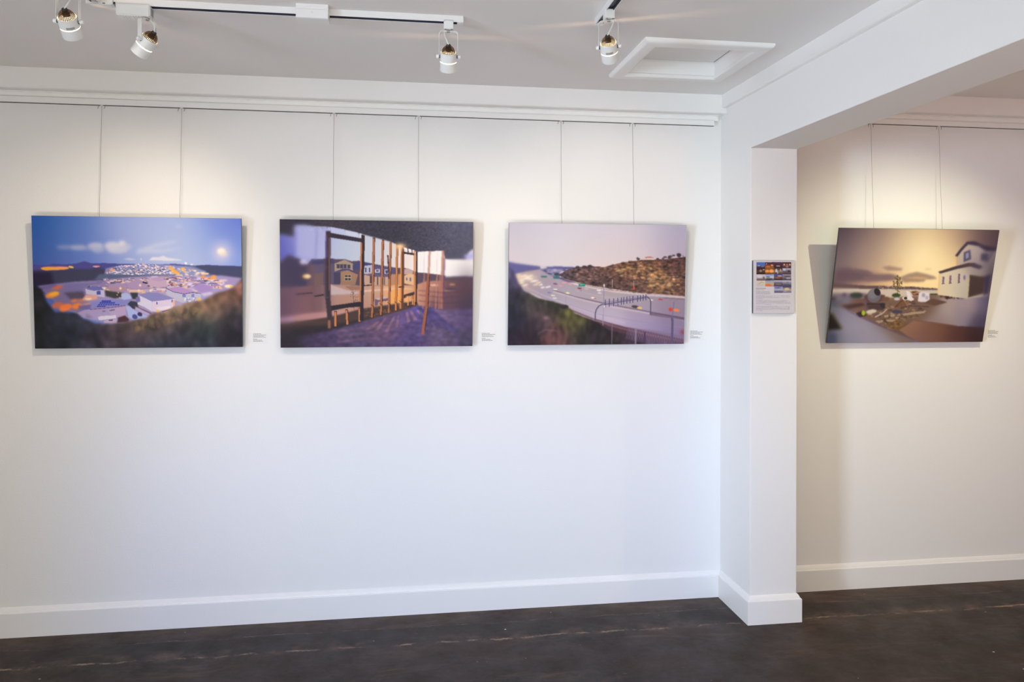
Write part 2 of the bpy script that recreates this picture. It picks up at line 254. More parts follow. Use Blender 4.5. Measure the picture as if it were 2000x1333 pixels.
def picture_timber_frame(W=460, H=307):
    s = Paint(W, H, [(68, 90), (1748, 110), (1742, 1186), (82, 1198)], 5)
    s.c[:] = np.array((70, 60, 84)) / 255
    # sky, street, ground seen through the studs
    s.rbf([(90, 300, (90, 90, 190)), (250, 250, (165, 170, 228)), (420, 260, (185, 190, 235)), (620, 340, (196, 205, 228)), (820, 380, (205, 212, 228)), (1000, 420, (225, 218, 225)), (1120, 400, (250, 230, 215)), (1300, 450, (255, 248, 245)), (1600, 500, (255, 250, 248)), (1740, 420, (225, 220, 245))], 140)
    s.poly([(60, 480), (140, 400), (240, 430), (300, 480), (340, 430), (520, 430), (620, 432), (680, 450), (740, 445), (860, 470), (960, 490), (1060, 505), (1130, 505), (1240, 540), (1480, 570), (1760, 580), (1760, 1200), (60, 1200)], (92, 74, 92), 4)
    s.poly([(60, 480), (150, 398), (250, 440), (300, 500), (300, 680), (60, 680)], (64, 54, 84), 10)
    s.ell(270, 455, 30, 24, (215, 205, 235), 9)
    s.poly([(340, 440), (520, 430), (560, 500), (560, 640), (340, 640)], (96, 84, 112), 5); s.poly([(360, 560), (440, 545), (440, 660), (360, 660)], (120, 92, 88), 5)
    s.poly([(340, 430), (520, 430), (540, 470), (340, 480)], (72, 66, 108), 4)
    s.poly([(535, 470), (620, 436), (690, 470), (690, 540), (535, 540)], (176, 150, 128), 2.5); s.poly([(550, 475), (668, 478), (668, 512), (555, 510)], (72, 66, 84), 2)
    for x in (580, 610, 640): s.line([(x, 475), (x, 512)], 5, (165, 150, 150), 1.5)
    s.poly([(535, 540), (600, 515), (660, 515), (740, 555), (735, 565), (640, 530), (540, 545)], (82, 72, 118), 2); s.poly([(528, 545), (590, 545), (590, 658), (530, 655)], (70, 62, 90), 3)
    s.grad([(585, 545), (650, 528), (735, 565), (712, 655), (585, 660)], (176, 134, 100), (158, 118, 96), 1, 2.5)
    s.poly([(620, 565), (676, 565), (676, 618), (622, 618)], (70, 58, 70), 2)
    for l in ([(621, 566), (676, 566), (676, 618), (622, 618), (621, 566)], [(649, 566), (649, 618)], [(622, 590), (676, 590)]): s.line(l, 4, (210, 188, 150), 1.2)
    s.poly([(690, 490), (740, 450), (860, 475), (860, 500), (790, 500), (790, 520), (690, 520)], (66, 70, 122), 3)
    s.poly([(785, 490), (860, 480), (860, 560), (785, 560)], (196, 190, 205), 2); [s.poly([(x, 505), (x + 12, 505), (x + 12, 545), (x, 545)], (60, 66, 120), 1.5) for x in (796, 830)]
    s.poly([(785, 570), (840, 545), (880, 575), (1000, 570), (1000, 660), (790, 660)], (205, 165, 140), 3); s.poly([(880, 490), (1060, 510), (1060, 545), (880, 560)], (88, 84, 130), 3); s.poly([(880, 520), (925, 515), (925, 550), (882, 548)], (205, 198, 208), 2); s.poly([(890, 523), (915, 521), (915, 540), (892, 540)], (120, 90, 130), 1.5)
    s.poly([(835, 560), (860, 560), (858, 640), (838, 640)], (80, 62, 78), 2); s.poly([(790, 565), (860, 555), (1000, 570), (1000, 585), (880, 585)], (100, 88, 130), 3)
    for x in (905, 965, 1035): s.line([(x, 585), (x, 655)], 9, (96, 66, 70), 2)
    s.poly([(965, 520), (1000, 520), (1000, 560), (965, 558)], (205, 190, 200), 2); s.poly([(972, 528), (992, 528), (992, 556), (974, 555)], (70, 70, 120), 1.5)
    s.poly([(1010, 560), (1110, 560), (1110, 680), (1010, 670)], (196, 140, 108), 5)
    s.poly([(1130, 520), (1170, 510), (1215, 535), (1210, 560), (1130, 565)], (205, 170, 165), 3); s.poly([(1130, 575), (1180, 555), (1225, 560), (1225, 660), (1130, 640)], (235, 190, 140), 3); s.ell(1190, 605, 8, 18, (110, 110, 160), 2); s.ell(1158, 602, 7, 14, (110, 110, 160), 2)
    s.rbf([(560, 700, (190, 150, 140)), (700, 720, (196, 152, 130)), (620, 780, (182, 132, 112)), (860, 720, (215, 172, 150)), (850, 800, (190, 140, 112)), (1050, 720, (250, 180, 120)), (1180, 690, (225, 165, 125)), (300, 780, (130, 88, 96)), (120, 760, (110, 80, 100)), (1350, 680, (190, 130, 110)), (1600, 680, (110, 74, 82)), (1500, 800, (98, 68, 84)), (1720, 850, (70, 56, 80)), (400, 700, (115, 85, 90))], 110,
          mask=_full(s, *s.mask([(60, 680), (340, 660), (500, 648), (740, 660), (1230, 655), (1330, 620), (1760, 610), (1760, 900), (1240, 830), (780, 860), (500, 960), (60, 960)], 5)))
    s.poly([(500, 650), (640, 700), (740, 710), (740, 730), (500, 740)], (214, 190, 190), 5, .8); s.poly([(620, 665), (760, 665), (760, 695), (680, 700)], (150, 100, 80), 4, .7)
    s.poly([(780, 700), (1100, 675), (1230, 690), (1100, 690), (790, 715)], (238, 200, 180), 4, .8)
    s.ell(300, 580, 36, 20, (255, 190, 90), 6); s.ell(310, 580, 26, 12, (255, 242, 210), 5)
    s.poly([(880, 775), (1000, 765), (1000, 790), (910, 800), (905, 830), (880, 835)], (120, 88, 110), 2.5); s.poly([(885, 772), (960, 755), (1000, 765), (910, 785)], (205, 180, 180), 2.5); s.glow(1070, 760, 60, 70, (255, 170, 70), .8)
    s.line([(690, 700), (700, 790), (705, 870)], 5, (96, 74, 60), 1.5, .7); s.specks([(665, 710), (745, 710), (740, 800), (680, 800)], 30, 2, 5, [(110, 85, 60)], 1.5, 1, .7)
    s.poly([(60, 940), (300, 900), (500, 880), (760, 840), (640, 900), (400, 960), (80, 985)], (214, 158, 150), 9, .7); s.ell(130, 950, 60, 22, (190, 150, 200), 9, .7)
    for x, y, rx, c in ((1400, 655, 40, (250, 210, 180)), (1560, 650, 26, (255, 190, 120)), (1520, 700, 60, (190, 140, 110)), (1480, 640, 30, (150, 90, 60)), (1540, 690, 50, (60, 45, 70))): s.ell(x, y, rx, 8, c, 6, .8)
    # rough ground and slab
    s.poly([(80, 990), (500, 930), (770, 860), (1240, 790), (1260, 830), (900, 940), (500, 1040), (80, 1200)], (76, 54, 48), 6); s.specks([(780, 860), (1220, 800), (1200, 840), (800, 940)], 60, 5, 14, [(110, 80, 64), (60, 44, 42), (134, 96, 74)], 3, .6, .6)
    g = [(60, 1060), (500, 1035), (860, 945), (1130, 880), (1250, 832), (1480, 870), (1770, 860), (1770, 1210), (60, 1210)]
    s.rbf([(100, 1130, (36, 26, 36)), (400, 1100, (62, 48, 78)), (500, 1170, (84, 64, 104)), (700, 1080, (88, 72, 108)), (900, 1000, (98, 74, 108)), (1100, 950, (112, 84, 128)), (1250, 870, (92, 80, 150)), (1200, 1050, (82, 66, 112)), (1450, 950, (118, 94, 128)), (1500, 1100, (98, 80, 112)), (1650, 950, (96, 78, 122)), (1700, 1100, (78, 68, 98)), (1700, 1170, (70, 60, 86))], 120, mask=_full(s, *s.mask(g, 8)))
    for a_ in ([(1080, 915), (1060, 1020), (1085, 1020), (1092, 915)], [(1040, 930), (970, 1060), (1000, 1060), (1062, 920)], [(955, 950), (880, 1050), (915, 1050), (985, 935)], [(1148, 890), (1165, 985), (1190, 970), (1165, 885)], [(1185, 880), (1220, 965), (1250, 955), (1205, 872)], [(1240, 870), (1310, 950), (1340, 940), (1262, 862)], [(880, 985), (800, 1040), (850, 1040), (930, 965)]):
        s.poly(a_, (158, 118, 132), 5, .75)
    for y in (985, 1030, 1080): s.poly([(560, y + 60), (1100, y), (1100, y + 13), (560, y + 78)], (138, 100, 118), 8, .55)
    for k in range(7):
        x = 1290 + k * 45; s.poly([(1250 + k * 14, 850), (x + 40, 1010 + 10 * k), (x + 62, 1000 + 10 * k), (1262 + k * 18, 848)], (62, 54, 116), 6, .5)
    s.poly([(60, 1020), (520, 1000), (900, 930), (560, 1030), (300, 1090), (60, 1120)], (34, 26, 32), 12, .85); s.tex(14, 10, .07, g, 8)
    # dark roof
    s.poly([(60, 80), (1760, 80), (1760, 330), (1700, 372), (1690, 430), (1500, 432), (1480, 358), (1250, 368), (1130, 328), (1000, 276), (790, 222), (500, 155), (350, 150), (200, 140), (190, 240), (60, 215)], (58, 54, 70), 6)
    s.rbf([(100, 120, (58, 50, 62)), (500, 120, (66, 58, 72)), (900, 180, (58, 54, 72)), (1300, 250, (74, 72, 92)), (1650, 180, (92, 94, 116)), (1600, 330, (80, 78, 98)), (1100, 260, (56, 52, 66)), (120, 190, (40, 34, 62))], 200, mask=_full(s, *s.mask([(60, 80), (1760, 80), (1760, 330), (1690, 372), (1680, 430), (1500, 430), (1480, 355), (1250, 364), (1130, 322), (1000, 270), (790, 215), (500, 148), (190, 130), (150, 200), (60, 205)], 5)))
    s.tex(5, 4, .06, [(60, 80), (1760, 80), (1740, 330), (1500, 420), (1250, 360), (790, 210), (60, 190)], 10)
    s.poly([(1660, 400), (1760, 365), (1760, 428), (1680, 430)], (190, 185, 240), 10)
    s.poly([(1490, 432), (1750, 440), (1750, 560), (1560, 580), (1500, 585)], (255, 250, 248), 8)
    s.poly([(190, 145), (290, 135), (480, 190), (470, 240), (440, 430), (200, 420)], (188, 190, 236), 12, .7); s.line([(385, 180), (372, 430)], 22, (150, 150, 215), 9, .6); s.line([(200, 180), (195, 420)], 18, (110, 110, 205), 10, .6)
    # lit openings at the right
    s.poly([(1252, 372), (1350, 362), (1352, 545), (1256, 545)], (255, 250, 246), 4); s.poly([(1366, 372), (1420, 358), (1472, 362), (1470, 565), (1368, 545)], (255, 250, 244), 4)
    for x in (1312, 1425): s.line([(x, 365), (x - 4, 545)], 6, (245, 205, 225), 4, .7)
    # studs
    D = (44, 32, 42); A = (196, 118, 66); B = (120, 72, 56)
    s.poly([(500, 160), (620, 178), (620, 222), (505, 205)], (200, 205, 240), 4); s.poly([(625, 182), (735, 205), (735, 245), (628, 225)], (215, 218, 240), 4); s.poly([(748, 210), (768, 215), (766, 252), (748, 248)], (235, 225, 235), 3)
    s.poly([(490, 205), (785, 258), (785, 290), (490, 245)], (50, 40, 56), 3)
    def stud(x0, y0, x1, y1, w, lit=.5, c=A, bl=2.5):
        s.line([(x0, y0), (x1, y1)], w, D, bl); s.line([(x0 - w * (.5 - lit / 2), y0 + 6), (x1 - w * (.5 - lit / 2), y1 - 4)], w * lit, c, bl)
    for x0, y0, x1, y1, w in ((545, 880, 548, 1015, 22), (640, 865, 648, 1000, 22), (750, 850, 752, 975, 22)): stud(x0, y0, x1, y1, w, .8, (214, 132, 74))
    s.poly([(495, 835), (640, 815), (765, 795), (780, 840), (640, 850), (500, 878)], (40, 30, 36), 3)
    s.line([(480, 190), (478, 500), (478, 760), (505, 1020)], 42, (60, 44, 54), 5); s.line([(487, 250), (492, 700)], 10, (130, 92, 78), 3, .8); s.line([(452, 420), (455, 760)], 20, (86, 64, 84), 7, .7); s.line([(462, 230), (470, 420)], 14, (120, 90, 190), 6, .6)
    s.line([(345, 480), (352, 880)], 34, (120, 80, 84), 9, .55); s.line([(490, 960), (492, 1030)], 22, (180, 110, 76), 5, .9)
    s.line([(205, 735), (350, 722)], 12, (58, 40, 56), 4); s.line([(365, 752), (445, 738)], 14, (58, 40, 56), 3)
    s.line([(778, 225), (772, 560), (768, 960)], 30, D, 2.5); s.line([(764, 290), (758, 560), (755, 800)], 14, (200, 122, 68), 2.5)
    s.line([(785, 660), (870, 652)], 9, D, 2)
    stud(872, 245, 860, 940, 20, .75); stud(950, 265, 936, 920, 20, .75); stud(1018, 285, 1004, 900, 18, .75); stud(1075, 300, 1064, 880, 18, .8, (226, 138, 66))
    s.line([(992, 395), (998, 480), (1004, 600)], 12, (86, 48, 52), 2.5)
    s.line([(1122, 320), (1118, 860)], 28, (104, 62, 48), 3); s.line([(1110, 330), (1106, 860)], 10, (240, 150, 70), 3); s.line([(1098, 560), (1100, 860)], 8, (250, 160, 80), 4)
    s.line([(1085, 672), (1125, 670)], 8, D, 2); s.glow(1100, 320, 46, 26, (255, 215, 160), .95)
    s.poly([(1130, 330), (1225, 355), (1228, 372), (1135, 350)], (255, 250, 245), 3); s.poly([(1130, 368), (1230, 382), (1230, 398), (1130, 384)], D, 2.5)
    for x in (1165, 1200): s.line([(x, 335), (x + 6, 378)], 8, (86, 60, 80), 2)
    s.line([(1225, 360), (1222, 830)], 12, (226, 140, 76), 2.5); s.line([(1245, 365), (1240, 820)], 16, D, 3); s.line([(1236, 400), (1232, 800)], 6, (210, 140, 90), 2.5)
    s.poly([(1130, 740), (1225, 712), (1228, 735), (1132, 770)], (66, 42, 46), 3); stud(1170, 745, 1172, 835, 16, .8, (250, 160, 90)); stud(1207, 738, 1212, 830, 14, .8, (245, 155, 90))
    s.poly([(1150, 750), (1185, 745), (1185, 800), (1150, 805)], (255, 190, 110), 5, .6)
    for x0, x1, w, c, y0 in ((1358, 1340, 18, (196, 128, 110), 362), (1478, 1462, 24, (190, 120, 96), 358), (1312, 1300, 12, (190, 130, 120), 545), (1425, 1412, 14, (196, 130, 110), 560), (1450, 1440, 12, (200, 130, 110), 560)):
        s.line([(x0, y0), (x1, 860)], w, c, 5, .8)
    s.line([(1490, 420), (1480, 780)], 12, (96, 62, 110), 5, .7)
    for y in (700, 740, 790): s.line([(1260, y), (1480, y + 22), (1650, y + 10)], 8, (70, 46, 66), 6, .5)
    s.line([(1350, 560), (1330, 850), (1298, 1085)], 26, (170, 96, 64), 3.5); s.line([(1360, 560), (1345, 850), (1318, 1050)], 8, (70, 44, 66), 3)
    for x, y in ((860, 835), (936, 825), (1004, 815), (1064, 808), (1106, 800)): s.line([(x - 14, y - 12), (x + 14, y + 8)], 4, (60, 36, 30), 1.5)
    s.glow(1690, 700, 110, 200, (70, 52, 66), .55); s.glow(110, 850, 60, 200, (88, 60, 76), .4)
    s.side_blur(420, 150, 14); s.side_blur(1450, 1650, 9)
    return s.c

def picture_freeway(W=440, H=293):
    s = Paint(W, H, [(106, 80), (1722, 97), (1700, 1177), (102, 1194)], 8)
    s.rbf([(120, 100, (178, 178, 205)), (500, 110, (200, 202, 222)), (900, 110, (202, 202, 222)), (1300, 110, (196, 200, 222)), (1700, 110, (160, 168, 200)), (150, 250, (212, 204, 212)), (600, 250, (220, 216, 222)), (1100, 250, (228, 216, 220)), (1690, 220, (186, 176, 196)),
           (200, 390, (224, 212, 214)), (700, 400, (228, 216, 216)), (1000, 400, (236, 216, 210)), (1300, 330, (232, 212, 212)), (1690, 320, (196, 170, 180))], 280)
    s.poly([(100, 432), (180, 448), (270, 460), (400, 476), (560, 474), (700, 480), (700, 620), (100, 640)], (100, 96, 150), 5); s.poly([(380, 470), (440, 474), (440, 490), (390, 500)], (226, 212, 216), 6)
    s.poly([(450, 500), (600, 500), (600, 560), (440, 560)], (170, 160, 190), 6, .8); s.specks([(430, 500), (620, 490), (600, 570), (440, 560)], 30, 8, 22, [(205, 190, 205), (100, 96, 130), (70, 76, 100)], 4, .3)
    road = [(160, 545), (260, 520), (380, 500), (480, 560), (700, 640), (950, 690), (1300, 720), (1710, 745), (1705, 1130), (1350, 1060), (1150, 1020), (950, 985), (860, 945), (700, 880), (560, 810), (400, 760), (250, 690), (170, 610)]
    b, m = s.mask(road, 4)
    s.rbf([(220, 580, (200, 170, 150)), (400, 560, (175, 160, 172)), (400, 680, (160, 146, 168)), (600, 650, (168, 158, 164)), (800, 740, (168, 156, 162)), (1000, 720, (178, 164, 164)), (600, 780, (190, 176, 194)), (800, 860, (196, 180, 198)), (1000, 920, (200, 184, 204)), (1300, 800, (172, 156, 162)), (1600, 830, (160, 142, 152)), (1300, 960, (180, 164, 192)), (1650, 900, (150, 132, 152)), (1600, 1020, (138, 122, 158)), (1400, 1040, (160, 142, 176))], 150, mask=_full(s, b, m))
    for pts, w, c, a in (([(560, 560), (800, 640), (1050, 700), (1350, 730), (1710, 750)], 20, (214, 200, 200), .9), ([(500, 690), (700, 750), (950, 805), (1300, 870), (1710, 945)], 10, (112, 92, 108), .9), ([(500, 702), (760, 775), (1000, 835), (1300, 885), (1710, 960)], 12, (212, 196, 200), .8),
                         ([(700, 690), (900, 740), (1300, 800)], 5, (200, 188, 188), .6), ([(230, 650), (400, 730), (650, 830), (900, 915), (1150, 985)], 6, (214, 200, 214), .6), ([(640, 862), (860, 950), (1150, 1030), (1400, 1080), (1710, 1150)], 16, (120, 84, 100), .9),
                         ([(1380, 900), (1710, 950)], 26, (100, 76, 96), .7), ([(1700, 770), (1500, 757)], 10, (120, 100, 100), .6), ([(640, 820), (900, 905), (1300, 975), (1700, 1030)], 6, (160, 142, 170), .5)): s.line(pts, w, c, 4, a)
    for x, y in ((195, 548), (200, 570), (215, 590), (220, 605), (218, 624), (250, 645), (275, 570), (300, 590), (320, 610), (345, 640), (390, 640), (408, 665), (455, 660), (300, 560), (262, 585), (340, 605), (240, 560), (370, 620)):
        s.ell(x, y, s.rng.uniform(18, 34), 7, [(255, 245, 215), (250, 240, 235), (248, 228, 190)][s.rng.randint(3)], 4, .9, -.2)
    s.glow(280, 575, 60, 26, (255, 240, 215), .6)
    for x, y, c in ((520, 682, (240, 235, 200)), (465, 712, (130, 126, 160)), (500, 738, (225, 225, 180)), (515, 762, (215, 220, 225)), (628, 715, (240, 235, 170)), (860, 758, (248, 240, 225)), (738, 672, (150, 60, 70)), (912, 690, (240, 232, 230)), (920, 714, (215, 205, 220)), (800, 676, (210, 180, 170)), (565, 650, (235, 150, 160)), (520, 632, (130, 80, 110)), (600, 622, (240, 160, 165)), (650, 634, (240, 150, 155)), (1390, 776, (232, 224, 228)), (1480, 770, (196, 70, 70))):
        s.ell(x, y, 20, 7, c, 2.5, .95, .1)
    s.ell(1245, 838, 34, 13, (70, 70, 66), 4, 1, .15); s.ell(1285, 848, 24, 9, (250, 200, 110), 3, 1, .1); s.ell(1575, 862, 18, 16, (225, 70, 50), 4); s.ell(1625, 868, 32, 13, (250, 140, 80), 5, 1, .1); s.ell(875, 764, 12, 4, (210, 90, 70), 2)
    # hill
    hill = [(545, 552), (620, 510), (700, 482), (760, 478), (830, 470), (960, 478), (1040, 456), (1140, 434), (1240, 420), (1330, 410), (1450, 408), (1560, 400), (1640, 390), (1712, 384), (1708, 742), (1500, 722), (1300, 712), (1000, 672), (800, 640), (620, 590)]
    b, m = s.mask(hill, 2.5)
    s.rbf([(620, 540, (86, 74, 84)), (760, 520, (120, 92, 88)), (850, 560, (96, 74, 74)), (1000, 520, (128, 92, 76)), (1000, 620, (86, 66, 66)), (1200, 480, (132, 92, 66)), (1200, 600, (106, 78, 70)), (1400, 460, (112, 76, 60)), (1420, 530, (166, 118, 76)), (1450, 620, (176, 138, 92)), (1300, 670, (124, 92, 80)), (1600, 430, (88, 58, 56)), (1620, 560, (120, 84, 70)), (1660, 680, (120, 84, 66)), (1500, 680, (142, 104, 76))], 95, mask=_full(s, b, m))
    s.specks(hill, 420, 6, 26, [(70, 54, 54), (88, 64, 58), (60, 50, 56), (100, 70, 60)], 4, .5, .5)
    s.specks([(1040, 500), (1300, 450), (1480, 520), (1640, 560), (1660, 690), (1400, 670), (1330, 600), (1100, 560)], 150, 6, 24, [(206, 160, 106), (188, 138, 90), (214, 176, 122)], 4, .4, .5)
    s.specks([(640, 500), (900, 490), (1000, 560), (900, 600), (660, 560)], 60, 5, 16, [(160, 120, 116), (140, 104, 100), (90, 76, 80)], 3, .5, .5)
    s.tex(9, 6, .14, hill, 4)
    for x, y, r in ((718, 480, 18), (780, 478, 22), (830, 474, 24), (1520, 392, 20), (1450, 404, 14), (1570, 384, 22), (1600, 372, 14), (1648, 364, 22), (1690, 378, 14), (1265, 395, 9), (1272, 405, 16)): s.ell(x, y, r, r * .6, (66, 54, 62), 4)
    s.poly([(1300, 408), (1330, 388), (1390, 382), (1425, 396), (1420, 414), (1320, 414)], (222, 196, 190), 3); s.poly([(1330, 388), (1380, 380), (1420, 394), (1340, 396)], (196, 130, 110), 2); s.poly([(1480, 398), (1700, 366), (1715, 380), (1500, 410)], (214, 196, 204), 4, .7)
    for x, y, r in ((1500, 402, 12), (1560, 392, 16), (1650, 374, 20)): s.ell(x, y, r, r * .7, (66, 54, 62), 4)
    s.line([(600, 592), (800, 648), (1000, 684), (1300, 712), (1710, 738)], 6, (150, 104, 92), 3, .8)
    s.poly([(728, 630), (786, 626), (788, 652), (728, 656)], (46, 138, 118), 2); s.line([(736, 640), (778, 637)], 5, (150, 205, 190), 1.5, .8); s.poly([(390, 560), (445, 558), (445, 575), (395, 576)], (50, 120, 116), 3); s.poly([(500, 568), (550, 568), (550, 586), (502, 586)], (50, 120, 112), 3)
    s.ell(530, 545, 24, 14, (56, 70, 80), 5); s.line([(1034, 590), (1034, 660)], 4, (205, 190, 190), 1.5); s.line([(1232, 600), (1232, 665)], 4, (200, 180, 180), 1.5); s.poly([(1225, 655), (1240, 655), (1238, 685), (1228, 682)], (226, 80, 56), 2.5)
    # near slope
    near = [(98, 470), (150, 520), (190, 620), (240, 690), (380, 765), (500, 790), (620, 830), (700, 900), (850, 955), (1000, 1010), (1200, 1060), (1400, 1110), (1700, 1165), (1710, 1200), (95, 1200)]
    b, m = s.mask(near, 6)
    s.rbf([(110, 520, (92, 88, 134)), (150, 620, (74, 66, 92)), (160, 760, (44, 44, 60)), (150, 950, (34, 34, 50)), (140, 1150, (36, 26, 44)), (300, 780, (62, 56, 54)), (450, 830, (58, 56, 48)), (560, 830, (50, 46, 40)), (640, 930, (94, 86, 52)), (700, 990, (92, 90, 52)), (420, 920, (84, 64, 68)), (350, 1000, (58, 46, 56)), (520, 1100, (98, 66, 66)), (560, 1150, (104, 66, 64)), (700, 1120, (52, 46, 46)), (850, 1050, (42, 34, 40)), (1000, 1100, (48, 40, 40)), (1200, 1130, (66, 48, 62)), (1500, 1120, (98, 74, 100)), (1680, 1150, (66, 44, 62)), (250, 1150, (44, 30, 42))], 95, mask=_full(s, b, m))
    s.ell(600, 840, 40, 18, (42, 40, 40), 6); s.ell(480, 830, 60, 26, (50, 52, 44), 8); s.line([(365, 1090), (430, 1050), (540, 1060)], 12, (140, 112, 122), 6, .6); s.ell(440, 940, 26, 16, (140, 116, 126), 8, .6); s.ell(640, 900, 46, 30, (112, 108, 60), 12, .7); s.tex(12, 22, .12, near, 8)
    s.poly([(880, 970), (1100, 1010), (1400, 1070), (1705, 1130), (1705, 1180), (1300, 1120), (1000, 1050)], (96, 62, 74), 6, .75)
    s.poly([(1180, 1030), (1400, 1050), (1700, 1100), (1700, 1180), (1350, 1180), (1150, 1130)], (120, 98, 130), 6, .45)
    for k in range(22):
        x = 1190 + k * 23; s.line([(x, 1035 + k * 2), (x + 34, 1135 + k * 2)], 2.5, (156, 138, 160), 1.5, .45); s.line([(x + 34, 1035 + k * 2), (x, 1135 + k * 2)], 2.5, (156, 138, 160), 1.5, .3)
    for x, y, w, c in ((1034, 985, 8, (128, 110, 128)), (1252, 1040, 12, (150, 134, 150)), (1335, 1070, 16, (78, 52, 84)), (1590, 930, 22, (98, 86, 118))): s.line([(x, y), (x - 2, 1180)], w, c, 2.5, .9)
    s.line([(1605, 790), (1590, 940)], 9, (120, 106, 150), 4, .8); s.line([(1600, 790), (1640, 780)], 6, (140, 126, 160), 4, .6)
    # sign gantry and lamp post
    G = (100, 92, 116)
    s.line([(878, 970), (880, 900), (892, 860), (915, 830), (950, 815)], 11, G, 2); s.line([(1386, 905), (1390, 800), (1380, 765), (1350, 745)], 11, G, 2)
    s.poly([(968, 785), (1345, 730), (1345, 780), (968, 842)], (176, 160, 190), 2, .55)
    s.line([(950, 820), (1350, 752)], 14, (120, 112, 138), 2); s.line([(960, 800), (1345, 742)], 4, (120, 110, 150), 1.5)
    for x in (970, 1008, 1048, 1086, 1118, 1140, 1168, 1196, 1224, 1268, 1292, 1318, 1343):
        t = (x - 970) / 373.; s.line([(x, 772 - 46 * t), (x, 846 - 66 * t)], 7, (84, 76, 100), 1.5)
    s.line([(960, 640), (956, 800), (950, 1010)], 6, (150, 138, 165), 1.5, .85); s.ell(959, 646, 6, 14, (225, 222, 226), 2); s.line([(616, 700), (614, 810)], 4, (150, 140, 160), 2, .7); s.line([(750, 660), (750, 710)], 4, (140, 128, 140), 2, .7)
    s.poly([(955, 825), (972, 825), (972, 846), (955, 846)], (225, 215, 228), 2)
    s.glow(1690, 1070, 30, 26, (150, 60, 62), .7); s.side_blur(560, 180, 8); return s.c

